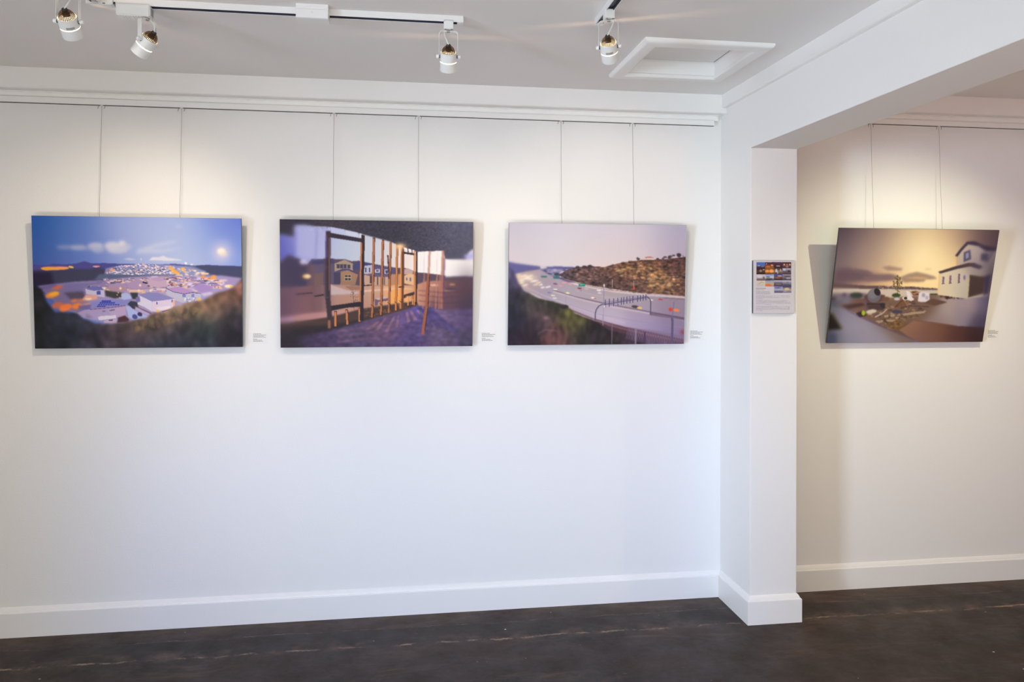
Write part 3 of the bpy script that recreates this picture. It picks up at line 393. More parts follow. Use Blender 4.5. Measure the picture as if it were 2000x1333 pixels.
def picture_building_site(W=420, H=280):
    s = Paint(W, H, [(368, 125), (1788, 150), (1632, 1133), (252, 1138)], 11)
    s.rbf([(380, 140, (66, 52, 66)), (700, 140, (108, 88, 92)), (1000, 150, (170, 145, 122)), (1300, 150, (150, 124, 110)), (1600, 160, (100, 80, 86)), (1780, 160, (64, 48, 58)), (360, 300, (78, 68, 86)), (600, 280, (132, 112, 112)), (850, 280, (190, 168, 146)), (1100, 280, (240, 220, 176)), (1300, 260, (214, 188, 154)), (1500, 230, (150, 124, 118)), (1740, 260, (84, 66, 84)),
           (340, 420, (112, 96, 110)), (550, 400, (160, 140, 136)), (800, 380, (206, 184, 160)), (1000, 430, (246, 228, 190)), (1150, 400, (250, 234, 192)), (1300, 400, (240, 214, 168)), (340, 470, (130, 112, 116)), (600, 450, (176, 154, 144)), (800, 600, (240, 196, 140)), (600, 600, (196, 154, 126)), (1000, 600, (252, 214, 150)), (1150, 600, (252, 216, 150)), (1100, 480, (254, 244, 214)), (350, 600, (112, 84, 88))], 185)
    s.poly([(330, 480), (430, 470), (560, 500), (700, 530), (860, 540), (830, 570), (600, 585), (320, 600)], (98, 78, 92), 16, .9); s.poly([(480, 480), (600, 490), (660, 520), (560, 525)], (110, 90, 98), 9, .8)
    s.poly([(730, 465), (800, 455), (920, 478), (900, 498), (780, 495)], (150, 124, 116), 9, .85); s.poly([(560, 545), (800, 525), (880, 545), (850, 580), (600, 590)], (128, 102, 108), 9, .8)
    s.poly([(880, 560), (960, 525), (1040, 508), (1120, 525), (1200, 548), (1220, 570), (1120, 575), (1100, 595), (930, 600)], (150, 124, 112), 8, .85); s.ell(1140, 485, 34, 10, (226, 198, 160), 8, .7); s.ell(870, 405, 40, 16, (220, 186, 150), 10, .6)
    s.poly([(930, 560), (1050, 548), (1150, 560), (1100, 575)], (214, 176, 130), 6, .7)
    s.poly([(310, 600), (420, 612), (560, 624), (750, 628), (850, 640), (1000, 636), (1120, 648), (1230, 655), (1230, 690), (800, 690), (300, 680)], (98, 78, 82), 4)
    s.specks([(650, 640), (820, 630), (1200, 650), (1200, 668), (700, 670)], 60, 3, 9, [(160, 132, 120), (70, 56, 66), (196, 168, 150)], 2, .6, .7)
    s.poly([(300, 650), (700, 655), (1240, 668), (1240, 720), (300, 760)], (205, 190, 178), 5); s.poly([(300, 690), (600, 690), (600, 760), (290, 770)], (98, 90, 112), 9, .8)
    # ground
    gr = [(285, 760), (560, 740), (850, 730), (1240, 705), (1500, 740), (1740, 700), (1640, 1150), (240, 1150)]
    s.rbf([(300, 850, (84, 88, 108)), (400, 900, (140, 138, 160)), (520, 980, (158, 152, 172)), (400, 1080, (140, 140, 160)), (700, 1080, (160, 152, 170)), (290, 1100, (66, 72, 100)), (600, 800, (112, 82, 72)), (800, 850, (130, 104, 86)), (800, 980, (112, 82, 60)), (1000, 780, (128, 100, 90)), (1150, 800, (118, 94, 84)), (1300, 850, (174, 158, 158)), (1500, 800, (166, 150, 158)), (1450, 900, (150, 138, 156)), (1650, 800, (110, 100, 132)), (1600, 950, (80, 72, 98)), (1250, 950, (150, 132, 134))], 90, mask=_full(s, *s.mask(gr, 6)))
    s.poly([(500, 870), (600, 800), (700, 770), (950, 740), (1180, 740), (1310, 775), (1130, 830), (1138, 855), (1020, 930), (900, 980), (820, 1030), (700, 980), (560, 910)], (120, 94, 82), 5)
    s.specks([(560, 880), (700, 800), (1000, 760), (1130, 850), (1020, 920), (820, 1020), (640, 940)], 190, 6, 20, [(150, 122, 100), (92, 70, 60), (172, 146, 120), (104, 84, 84), (76, 58, 52), (132, 104, 74)], 3, .5, .7)
    s.specks([(760, 950), (950, 930), (880, 1000), (820, 1025)], 40, 6, 16, [(130, 96, 50), (150, 112, 60), (96, 70, 46)], 4, .7, .7)
    s.poly([(340, 790), (600, 760), (620, 830), (480, 870)], (120, 90, 80), 8, .8); s.poly([(380, 800), (560, 775), (590, 800), (440, 835)], (66, 46, 52), 7, .8)
    for p in ([(905, 880), (1000, 860), (1130, 850), (1100, 872), (930, 892)], [(750, 890), (790, 885), (790, 905), (755, 910)], [(805, 882), (845, 880), (845, 900), (808, 905)], [(850, 905), (880, 905), (875, 922), (850, 920)], [(690, 940), (740, 930), (740, 950), (700, 960)], [(770, 930), (840, 930), (830, 945), (780, 948)]): s.poly(p, (178, 156, 130), 3, .9)
    s.poly([(815, 850), (860, 840), (915, 855), (900, 872), (830, 872)], (66, 68, 92), 4); s.line([(670, 905), (740, 870), (775, 835)], 10, (205, 186, 170), 3, .9)
    s.poly([(1100, 780), (1180, 745), (1310, 775), (1200, 805)], (100, 74, 66), 4); s.line([(960, 805), (1150, 815)], 9, (86, 70, 76), 2.5)
    drive = [(880, 1020), (1020, 935), (1200, 958), (1400, 988), (1660, 1000), (1640, 1150), (1090, 1150), (960, 1080)]
    s.rbf([(1000, 980, (150, 112, 92)), (1200, 1030, (122, 84, 70)), (1100, 1080, (128, 92, 84)), (1400, 1060, (92, 60, 56)), (1600, 1080, (56, 36, 40)), (1640, 1010, (72, 52, 60))], 120, mask=_full(s, *s.mask(drive, 5)))
    s.line([(1020, 935), (1200, 958), (1400, 988)], 7, (110, 78, 56), 4, .7)
    s.poly([(540, 915), (820, 1035), (1090, 1140), (1040, 1150), (700, 1150), (240, 1150), (260, 1010), (290, 800), (480, 860)], (152, 148, 168), 6, .35); s.line([(430, 845), (560, 915), (830, 1030), (1080, 1140)], 9, (96, 84, 150), 4, .6)
    s.poly([(275, 860), (310, 880), (350, 950), (385, 1010), (260, 1020), (262, 900)], (36, 32, 34), 9); s.line([(300, 870), (385, 1005)], 14, (110, 106, 60), 8, .7); s.poly([(250, 1030), (340, 1060), (330, 1150), (240, 1150)], (66, 80, 112), 14, .7)
    # mixer, debris, sapling
    s.poly([(575, 720), (620, 690), (760, 710), (750, 760), (600, 790)], (96, 66, 66), 5); s.ell(665, 715, 58, 62, (108, 104, 118), 4, 1, .5); s.ell(655, 700, 40, 40, (132, 128, 138), 8, .7); s.ell(692, 682, 26, 34, (44, 36, 44), 3, 1, -.5)
    s.line([(590, 750), (600, 840)], 14, (100, 80, 100), 4); s.line([(600, 790), (760, 790)], 20, (58, 44, 52), 5); s.ell(735, 810, 24, 28, (50, 44, 52), 4); s.ell(765, 745, 34, 22, (110, 84, 72), 5); s.poly([(600, 800), (700, 790), (760, 840), (620, 850)], (78, 60, 62), 6)
    s.poly([(505, 870), (560, 850), (600, 890), (540, 905)], (58, 40, 46), 5); s.ell(640, 855, 46, 18, (214, 202, 186), 5, 1, -.15); s.ell(570, 868, 16, 22, (160, 190, 50), 4)
    s.ell(510, 712, 56, 26, (54, 62, 58), 8); s.ell(405, 705, 20, 16, (90, 66, 96), 8, .8); s.ell(310, 740, 26, 14, (56, 44, 58), 8, .8)
    s.line([(868, 540), (872, 640), (868, 700)], 5, (84, 66, 56), 1.5); s.specks([(835, 570), (870, 530), (912, 570), (905, 650), (880, 690), (830, 650)], 90, 3, 8, [(96, 78, 54), (120, 100, 60), (70, 58, 46), (160, 134, 80)], 2, 1, .75)
    s.ell(858, 712, 38, 18, (60, 74, 44), 4); s.ell(865, 745, 26, 12, (196, 196, 210), 4); s.ell(1190, 705, 40, 8, (66, 72, 48), 4)
    s.poly([(945, 672), (975, 680), (1000, 730), (1020, 750), (990, 765), (950, 750), (955, 720)], (226, 218, 222), 3); s.ell(935, 740, 24, 17, (226, 220, 212), 3); s.ell(940, 738, 15, 12, (58, 46, 50), 2)
    s.poly([(985, 680), (1030, 672), (1075, 690), (1060, 715), (1010, 720)], (136, 96, 78), 3); s.line([(1000, 680), (1060, 712)], 7, (84, 54, 48), 2); s.line([(1010, 700), (1075, 682)], 6, (190, 150, 120), 2)
    s.poly([(1060, 690), (1095, 682), (1150, 690), (1155, 750), (1120, 772), (1050, 770)], (222, 216, 226), 4); s.ell(1100, 712, 16, 18, (176, 160, 186), 4); s.ell(1130, 735, 14, 18, (186, 172, 196), 4)
    s.poly([(840, 815), (880, 770), (915, 745), (960, 790), (955, 812), (900, 800)], (120, 84, 66), 3); s.line([(850, 815), (915, 755)], 6, (70, 48, 42), 1.5); s.line([(930, 760), (960, 805)], 6, (160, 124, 96), 2)
    s.specks([(1230, 715), (1440, 735), (1400, 745), (1290, 740)], 40, 5, 12, [(96, 62, 60), (150, 120, 110), (76, 84, 66), (70, 44, 50)], 4, .6, .8); s.ell(1312, 732, 18, 18, (70, 40, 46), 5); s.ell(1445, 722, 22, 24, (84, 66, 96), 7)
    # house
    s.grad([(1238, 520), (1330, 490), (1500, 460), (1640, 480), (1770, 300), (1700, 720), (1460, 740), (1230, 708)], (208, 196, 178), (196, 186, 172), 1, 3)
    s.poly([(1395, 450), (1392, 370), (1470, 290), (1540, 262), (1640, 290), (1700, 340), (1660, 480), (1520, 440)], (176, 162, 164), 4)
    s.rbf([(1250, 600, (226, 210, 178)), (1400, 600, (206, 196, 182)), (1480, 620, (186, 176, 172)), (1450, 350, (190, 172, 158)), (1560, 380, (160, 148, 160)), (1680, 420, (112, 102, 124)), (1720, 500, (88, 80, 98)), (1600, 520, (128, 116, 128)), (1280, 690, (230, 214, 184))], 90,
          mask=.75 * _full(s, *s.mask([(1238, 520), (1330, 490), (1395, 455), (1392, 370), (1470, 290), (1640, 290), (1765, 300), (1700, 720), (1460, 740), (1230, 708)], 3)))
    s.line([(1242, 530), (1228, 700)], 8, (250, 196, 110), 4, .8); s.line([(1392, 370), (1396, 450)], 7, (252, 170, 70), 3, .9)
    s.poly([(1230, 508), (1380, 462), (1500, 432), (1560, 434), (1630, 462), (1600, 486), (1520, 462), (1400, 484), (1250, 524)], (72, 56, 66), 4)
    s.poly([(1382, 370), (1430, 310), (1490, 248), (1560, 244), (1640, 280), (1760, 300), (1755, 330), (1660, 330), (1600, 290), (1500, 270), (1450, 320), (1405, 376)], (56, 46, 72), 5); s.line([(1530, 450), (1630, 476)], 14, (70, 66, 130), 6, .6)
    s.poly([(1462, 340), (1520, 318), (1528, 400), (1460, 424)], (74, 72, 104), 5); s.poly([(1478, 350), (1505, 338), (1508, 385), (1480, 400)], (140, 140, 176), 4); s.poly([(1620, 350), (1690, 350), (1680, 420), (1615, 410)], (72, 66, 92), 9)
    for x in (1277, 1340, 1418): s.line([(x, 550 - (x - 1277) * .17), (x - 3, 612 - (x - 1277) * .05)], 14, (130, 98, 120), 3); s.line([(x - 14, 614 - (x - 1277) * .06), (x + 12, 610 - (x - 1277) * .06)], 5, (90, 60, 60), 2); s.line([(x + 8, 552 - (x - 1277) * .17), (x + 5, 600)], 4, (80, 76, 150), 2)
    s.ell(1468, 558, 9, 22, (110, 98, 170), 4)
    s.poly([(1515, 535), (1600, 548), (1660, 550), (1640, 700), (1500, 735)], (72, 56, 58), 4); s.poly([(1650, 550), (1710, 530), (1680, 700), (1640, 720)], (62, 54, 88), 8); s.line([(1510, 560), (1495, 730)], 7, (226, 206, 130), 4, .7)
    s.glow(1720, 650, 60, 260, (50, 44, 66), .5); s.side_blur(1420, 1650, 8); s.side_blur(560, 330, 9); return s.c
# ---------------------------------------------------------------- helpers
def sl(c): 
    c = c / 255.; return c / 12.92 if c <= .04045 else ((c + .055) / 1.055) ** 2.4
def rgb(r, g, b): return (sl(r), sl(g), sl(b), 1)

def mat(name, col, rough=.5, metal=0., bump=None, var=None, emit=None, spec=None):
    m = bpy.data.materials.new(name); m.use_nodes = True; nt = m.node_tree; b = nt.nodes['Principled BSDF']
    b.inputs['Base Color'].default_value = col; b.inputs['Roughness'].default_value = rough; b.inputs['Metallic'].default_value = metal
    if spec is not None: b.inputs['Specular IOR Level'].default_value = spec
    tc = nt.nodes.new('ShaderNodeTexCoord')
    if var:
        n = nt.nodes.new('ShaderNodeTexNoise'); n.inputs['Scale'].default_value = var[0]; n.inputs['Detail'].default_value = 4
        nt.links.new(tc.outputs['Object'], n.inputs['Vector'])
        mx = nt.nodes.new('ShaderNodeMix'); mx.data_type = 'RGBA'
        mx.inputs['A'].default_value = tuple(c * (1 - var[1]) for c in col[:3]) + (1,); mx.inputs['B'].default_value = tuple(min(1, c * (1 + var[1])) for c in col[:3]) + (1,)
        nt.links.new(n.outputs['Fac'], mx.inputs['Factor']); nt.links.new(mx.outputs['Result'], b.inputs['Base Color'])
    if bump:
        n = nt.nodes.new('ShaderNodeTexNoise'); n.inputs['Scale'].default_value = bump[0]; n.inputs['Detail'].default_value = 3
        nt.links.new(tc.outputs['Object'], n.inputs['Vector'])
        bp = nt.nodes.new('ShaderNodeBump'); bp.inputs['Strength'].default_value = bump[1]; bp.inputs['Distance'].default_value = bump[2]
        nt.links.new(n.outputs['Fac'], bp.inputs['Height']); nt.links.new(bp.outputs['Normal'], b.inputs['Normal'])
    if emit:
        b.inputs['Emission Color'].default_value = emit[0]; b.inputs['Emission Strength'].default_value = emit[1]
    return m

M_WALL = mat('wall_paint', (.85, .85, .84, 1), .55, bump=(160, .16, .003), var=(2.2, .006), spec=.3)
M_CEIL = mat('ceiling_paint', (.83, .82, .81, 1), .8, bump=(120, .12, .003), var=(1.6, .02), spec=.2)
M_TRIM = mat('trim_paint', (.87, .87, .86, 1), .35, bump=(40, .05, .002), spec=.45)
M_TRACK = mat('white_track_metal', (.80, .80, .80, 1), .35, bump=(60, .03, .001))
M_LAMP = mat('white_lamp_metal', (.78, .79, .78, 1), .3, bump=(90, .03, .001))
M_SLOT = mat('dark_track_slot', (.03, .035, .06, 1), .4, var=(30, .2))
M_COPPER = mat('copper_mesh', (.075, .038, .018, 1), .35, .8, var=(60, .3))
M_BLACK = mat('black_plastic', (.02, .02, .02, 1), .5, var=(40, .2))
M_STEEL = mat('steel', (.35, .34, .33, 1), .3, .9, var=(40, .1))
M_WIRE = mat('hanging_cable', (.30, .28, .26, 1), .5, .3, var=(90, .2))
M_BULB = mat('bulb_glow', (1, .9, .7, 1), .4, var=(30, .02), emit=((1, .80, .52, 1), 2.6))
M_DARKGAP = mat('dark_gap', (.04, .038, .035, 1), .9, var=(30, .3))
M_EDGE = mat('board_edge', (.05, .045, .05, 1), .5, var=(20, .2))
M_PAPER = mat('label_card', (.83, .825, .81, 1), .5, var=(20, .01))
M_INK = mat('printed_ink', (.20, .195, .19, 1), .6, var=(80, .15))
M_STICKER = mat('rating_sticker', (.34, .34, .33, 1), .6, var=(300, .5))

def floor_material():
    m = bpy.data.materials.new('stained_concrete'); m.use_nodes = True; nt = m.node_tree; N = nt.nodes.new; L = nt.links.new
    b = nt.nodes['Principled BSDF']; tc = N('ShaderNodeTexCoord')
    def noise(scale, detail=5, rough=.6, sc=(1, 1, 1), dist=0.):
        mp = N('ShaderNodeMapping'); mp.inputs['Scale'].default_value = sc; L(tc.outputs['Object'], mp.inputs['Vector'])
        n = N('ShaderNodeTexNoise'); n.inputs['Scale'].default_value = scale; n.inputs['Detail'].default_value = detail; n.inputs['Roughness'].default_value = rough; n.inputs['Distortion'].default_value = dist
        L(mp.outputs['Vector'], n.inputs['Vector']); return n.outputs['Fac']
    def ramp(x, p0, p1, c0=0., c1=1.):
        r = N('ShaderNodeMapRange'); r.inputs[1].default_value = p0; r.inputs[2].default_value = p1; r.inputs[3].default_value = c0; r.inputs[4].default_value = c1; r.clamp = True; L(x, r.inputs[0]); return r.outputs[0]
    def mth(op, a, c=None, v=None):
        n = N('ShaderNodeMath'); n.operation = op; L(a, n.inputs[0])
        if c is not None: L(c, n.inputs[1])
        if v is not None: n.inputs[1].default_value = v
        return n.outputs[0]
    def mix(f, A, B):
        x = N('ShaderNodeMix'); x.data_type = 'RGBA'; L(f, x.inputs['Factor'])
        for k, v in (('A', A), ('B', B)):
            if isinstance(v, tuple): x.inputs[k].default_value = v
            else: L(v, x.inputs[k])
        return x.outputs['Result']
    big = ramp(noise(1.3, 6, .6, (1, 1.6, 1), .6), .35, .68); mid = ramp(noise(4.5, 7, .7, (.6, 1.6, 1), .4), .35, .7); fine = ramp(noise(38, 6, .7), .3, .75)
    c = mix(big, rgb(28, 18, 13), rgb(64, 48, 40)); c = mix(mth('MULTIPLY', mid, v=.6), c, rgb(30, 22, 19)); c = mix(mth('MULTIPLY', fine, v=.3), c, rgb(82, 64, 54))
    scuff = ramp(noise(2.6, 9, .78, (.5, 2.4, 1), .8), .54, .72); c = mix(mth('MULTIPLY', scuff, v=.6), c, rgb(106, 84, 72))
    sep = N('ShaderNodeSeparateXYZ'); L(tc.outputs['Object'], sep.inputs[0])
    wob = ramp(noise(3.2, 6, .65, (1, .05, 1)), .2, .8, -.028, .028); wob2 = ramp(noise(60, 3, .5), .2, .8, -.004, .004)
    def joint(y0, wdt, lo, hi, s):
        d = mth('ABSOLUTE', mth('ADD', mth('ADD', mth('SUBTRACT', sep.outputs['Y'], v=y0), wob), wob2)); k = ramp(d, 0., wdt, 1., 0.)
        return mth('MULTIPLY', k, ramp(noise(s, 5, .7), lo, hi))
    j1 = joint(-.318, .0105, .47, .62, 6); j2 = joint(-.152, .005, .45, .7, 9); j3 = joint(-.30, .06, .48, .66, 5)
    c = mix(mth('MULTIPLY', j3, v=.6), c, rgb(140, 112, 94)); c = mix(mth('MULTIPLY', j1, v=.9), c, rgb(176, 152, 132)); c = mix(mth('MULTIPLY', j2, v=.65), c, rgb(150, 138, 132))
    # a darker strip of fill between the two joints
    strip = mth('MULTIPLY', ramp(sep.outputs['Y'], -.325, -.30), ramp(sep.outputs['Y'], -.17, -.15, 1., 0.)); c = mix(mth('MULTIPLY', strip, v=.35), c, rgb(26, 23, 26))
    edge = mth('MULTIPLY', ramp(sep.outputs['Y'], -.14, -.03), ramp(noise(6, 5, .7, (.7, 2, 1)), .38, .7)); c = mix(mth('MULTIPLY', edge, v=.55), c, rgb(112, 92, 74))
    # paint specks and short scratches
    v = N('ShaderNodeTexVoronoi'); v.inputs['Scale'].default_value = 9; mp = N('ShaderNodeMapping'); L(tc.outputs['Object'], mp.inputs['Vector']); L(mp.outputs['Vector'], v.inputs['Vector'])
    c = mix(mth('MULTIPLY', ramp(v.outputs['Distance'], .046, .034, 0, 1), ramp(noise(2.3, 2), .5, .56)), c, rgb(205, 205, 205))
    mp2 = N('ShaderNodeMapping'); mp2.inputs['Rotation'].default_value = (0, 0, .5); mp2.inputs['Scale'].default_value = (2.2, 14, 1); L(tc.outputs['Object'], mp2.inputs['Vector'])
    v2 = N('ShaderNodeTexVoronoi'); v2.inputs['Scale'].default_value = 1.8; L(mp2.outputs['Vector'], v2.inputs['Vector'])
    c = mix(mth('MULTIPLY', ramp(v2.outputs['Distance'], .05, .02, 0, .5), ramp(noise(3, 2), .5, .58)), c, rgb(150, 140, 132))
    L(c, b.inputs['Base Color']); L(ramp(noise(6, 5), .3, .7, .40, .60), b.inputs['Roughness']); b.inputs['Specular IOR Level'].default_value = .27
    h = mth('SUBTRACT', noise(22, 6, .6), j1); bp = N('ShaderNodeBump'); bp.inputs['Strength'].default_value = .25; bp.inputs['Distance'].default_value = .004; L(h, bp.inputs['Height']); L(bp.outputs['Normal'], b.inputs['Normal'])
    return m
M_FLOOR = floor_material()

def print_material(name, gain):
    m = bpy.data.materials.new(name); m.use_nodes = True; nt = m.node_tree; b = nt.nodes['Principled BSDF']
    a = nt.nodes.new('ShaderNodeAttribute'); a.attribute_name = 'ink'
    g = nt.nodes.new('ShaderNodeMix'); g.data_type = 'RGBA'; g.blend_type = 'MULTIPLY'; g.inputs['Factor'].default_value = 1; g.inputs['B'].default_value = (gain, gain, gain, 1)
    nt.links.new(a.outputs['Color'], g.inputs['A']); nt.links.new(g.outputs['Result'], b.inputs['Base Color']); b.inputs['Roughness'].default_value = .55; b.inputs['Specular IOR Level'].default_value = .25
    return m
M_PRINT = print_material('photographic_print', .93)

# mesh building
class MB:
    def __init__(s): s.bm = bmesh.new(); s.T = None
    def box(s, x0, x1, y0, y1, z0, z1, bevel=0., seg=2):
        r = bmesh.ops.create_cube(s.bm, size=1); vs = r['verts']
        for v in vs: v.co = Vector(((x0 + x1) / 2 + v.co.x * (x1 - x0), (y0 + y1) / 2 + v.co.y * (y1 - y0), (z0 + z1) / 2 + v.co.z * (z1 - z0)))
        if bevel: bmesh.ops.bevel(s.bm, geom=list({e for v in vs for e in v.link_edges}), offset=bevel, segments=seg, affect='EDGES', clamp_overlap=True)
        return s
    def extrude(s, prof, axis, a, b, caps=True):
        """prof: closed outline (two coordinates) swept straight along an axis from a to b"""
        def P(u, v, t): return {'x': (t, u, v), 'y': (u, t, v), 'z': (u, v, t)}[axis]
        A = [s.bm.verts.new(P(u, v, a)) for u, v in prof]; B = [s.bm.verts.new(P(u, v, b)) for u, v in prof]; n = len(prof)
        for i in range(n): s.bm.faces.new((A[i], A[(i + 1) % n], B[(i + 1) % n], B[i]))
        if caps: s.bm.faces.new(A[::-1]); s.bm.faces.new(B)
        return s
    def sweep(s, prof, path):
        """prof: (out, z) closed; path: corner points in the plan, mitred, the room on the right-hand side of travel"""
        P = [Vector(p) for p in path]; rings = []
        for i, p in enumerate(P):
            def nrm(a, b): d = (b - a).normalized(); return Vector((d.y, -d.x))
            if i == 0: o = nrm(P[0], P[1])
            elif i == len(P) - 1: o = nrm(P[-2], P[-1])
            else:
                n0, n1 = nrm(P[i - 1], p), nrm(p, P[i + 1]); o = (n0 + n1) / (1 + n0.dot(n1))
            rings.append([s.bm.verts.new((p.x + o.x * d, p.y + o.y * d, z)) for d, z in prof])
        n = len(prof)
        for A, B in zip(rings[:-1], rings[1:]):
            for i in range(n): s.bm.faces.new((A[i], A[(i + 1) % n], B[(i + 1) % n], B[i]))
        s.bm.faces.new(rings[0][::-1]); s.bm.faces.new(rings[-1]); return s
    def lathe(s, prof, seg=32, M=None, close=False):
        """prof: (radius, z) turned about z"""
        rings = []
        for r, z in prof:
            rings.append([s.bm.verts.new(((Matrix(M) if M else Matrix()) @ Vector((r * math.cos(2 * math.pi * k / seg), r * math.sin(2 * math.pi * k / seg), z)))) for k in range(seg)])
        if close: rings.append(rings[0])
        for A, B in zip(rings[:-1], rings[1:]):
            for k in range(seg): s.bm.faces.new((A[k], A[(k + 1) % seg], B[(k + 1) % seg], B[k]))
        return s, rings
    def tube(s, pts, r, seg=8, caps=True):
        P = [Vector(p) for p in pts]; rings = []
        for i, p in enumerate(P):
            d = (P[min(i + 1, len(P) - 1)] - P[max(i - 1, 0)]).normalized(); a = d.orthogonal().normalized() if i == 0 else (a - d * a.dot(d)).normalized(); c = d.cross(a)
            rings.append([s.bm.verts.new(p + (a * math.cos(2 * math.pi * k / seg) + c * math.sin(2 * math.pi * k / seg)) * r) for k in range(seg)])
        for A, B in zip(rings[:-1], rings[1:]):
            for k in range(seg): s.bm.faces.new((A[k], A[(k + 1) % seg], B[(k + 1) % seg], B[k]))
        if caps: s.bm.faces.new(rings[0][::-1]); s.bm.faces.new(rings[-1])
        return s
    def xf(s, M): bmesh.ops.transform(s.bm, matrix=M, verts=s.bm.verts); return s
    def build(s, name, m, parent=None, smooth=False, bevel=0.):
        bmesh.ops.recalc_face_normals(s.bm, faces=s.bm.faces)
        if smooth:
            for f in s.bm.faces: f.smooth = True
            for e in s.bm.edges:
                if len(e.link_faces) == 2 and e.calc_face_angle(0) > R(38): e.smooth = False
        me = bpy.data.meshes.new(name); s.bm.to_mesh(me); s.bm.free(); me.materials.append(m)
        o = bpy.data.objects.new(name, me); COL.objects.link(o)
        if parent: o.parent = parent
        if bevel:
            bv = o.modifiers.new('bevel', 'BEVEL'); bv.width = bevel; bv.segments = 2; bv.limit_method = 'ANGLE'
        return o
def tag(o, label=None, cat=None, group=None, kind=None):
    if label: o['label'] = label
    if cat: o['category'] = cat
    if group: o['group'] = group
    if kind: o['kind'] = kind
    return o
def empty(name, loc, rot=(0, 0, 0)):
    o = bpy.data.objects.new(name, None); COL.objects.link(o); o.location = loc; o.rotation_euler = rot; o.empty_display_size = .05; return o
def struct(o, label, cat='structure'): return tag(o, label, cat, kind='structure')

# ---------------------------------------------------------------- the setting
ZC, ZC2 = 2.4907, 2.532           # ceilings of the main room and of the room beyond the pillar
XW, XR = 1.597, 1.825             # left and right faces of the pillar and beam
ZB, YP = 2.184, -.333             # underside of the beam; front of the pillar
XL, XE, YF = -3.3, 4.9, -4.35
struct(MB().box(XL - .2, XE + .2, -7.6, .2, -.1, 0).build('floor', M_FLOOR), 'dark brown stained concrete floor with scuffs and a long cracked joint', 'floor')
struct(MB().box(XL - .15, XE + .15, 0, .15, 0, 2.75).build('wall_back', M_WALL), 'long white painted wall behind the hanging photographs', 'wall')
struct(MB().box(XL - .15, XL, YF, 0, 0, 2.75).build('wall_left', M_WALL), 'plain white end wall of the main room', 'wall')
struct(MB().box(XE, XE + .15, YF, 0, 0, 2.75).build('wall_right', M_WALL), 'plain white end wall of the side room', 'wall')
# wall behind the camera with a doorway added to shape the daylight patch 
wf = MB(); wf.box(XL, -.77, YF - .15, YF, 0, 2.75).box(.86, XE, YF - .15, YF, 0, 2.75).box(-.77, .86, YF - .15, YF, 2.10, 2.75)
struct(wf.build('wall_front', M_WALL), 'white wall with a tall doorway added to shape the daylight', 'wall')
pf = [(0, 0), (YP, 0), (YP, ZB), (YF, ZB), (YF, 2.75), (0, 2.75)]
struct(MB().extrude(pf, 'x', XW, XR).build('wall_partition', M_WALL, bevel=.003), 'white pillar carrying a deep beam that runs towards the viewer', 'pillar')
# ceilings; the main one has the opening of the access hatch
HX0, HX1, HY0, HY1 = .976, 1.398, -.809, -.385
cl = MB(); cl.box(XL, HX0, YF, 0, ZC, ZC + .02).box(HX1, XW, YF, 0, ZC, ZC + .02).box(HX0, HX1, YF, HY0, ZC, ZC + .02).box(HX0, HX1, HY1, 0, ZC, ZC + .02)
struct(cl.build('ceiling', M_CEIL), 'flat off-white ceiling of the main room with track lights', 'ceiling')
struct(MB().box(XR, XE, YF, 0, ZC2, ZC2 + .05).build('ceiling', M_CEIL), 'ceiling of the side room, seen beyond the beam', 'ceiling')
struct(MB().box(XL - .15, XE + .15, YF - .15, .15, 2.75, 2.8).build('ceiling', M_CEIL), 'roof slab over both rooms', 'ceiling')
# hatch
ht = empty('ceiling_hatch', (1.187, -.597, ZC)); tag(ht, 'square white access hatch with a moulded frame, recessed in the ceiling', 'hatch')
o_ = (1.187, -.597)
def ring_frame(x0, x1, y0, y1, wd, prof):
    b = MB(); pts = [(x0, y0), (x1, y0), (x1, y1), (x0, y1)]
    rings = []
    for i, (sx, sy) in enumerate([(1, 1), (-1, 1), (-1, -1), (1, -1)]):
        px, py = pts[i]; rings.append([b.bm.verts.new((px + sx * d - o_[0], py + sy * d - o_[1], z)) for d, z in prof])
    n = len(prof)
    for i in range(4):
        A, B = rings[i], rings[(i + 1) % 4]
        for k in range(n): b.bm.faces.new((A[k], A[(k + 1) % n], B[(k + 1) % n], B[k]))
    return b
ring_frame(.926, 1.448, -.859, -.335, .05, [(0, 0), (.0, -.006), (.003, -.0135), (.010, -.0185), (.016, -.0195), (.05, -.0195), (.05, .01), (.02, .01)]).build('hatch_frame', M_TRIM, ht, smooth=True)
ring_frame(HX0, HX1, HY0, HY1, .0, [(.001, -.019), (.001, .062), (-.0, .062), (-.0, -.019)]).build('hatch_reveal', M_TRIM, ht)
ring_frame(HX0, HX1, HY0, HY1, .0, [(.001, -.0185), (.006, -.0185), (.006, -.004), (.001, .000)]).build('reveal_bead', M_TRIM, ht)
MB().box(HX0 + .003 - o_[0], HX1 - .006 - o_[0], HY0 + .003 - o_[1], HY1 - .007 - o_[1], .060, .075).build('hatch_lid', M_CEIL, ht)
MB().box(HX0 - .02 - o_[0], HX1 + .02 - o_[0], HY0 - .02 - o_[1], HY1 + .02 - o_[1], .080, .09).build('hatch_backing', M_DARKGAP, ht)
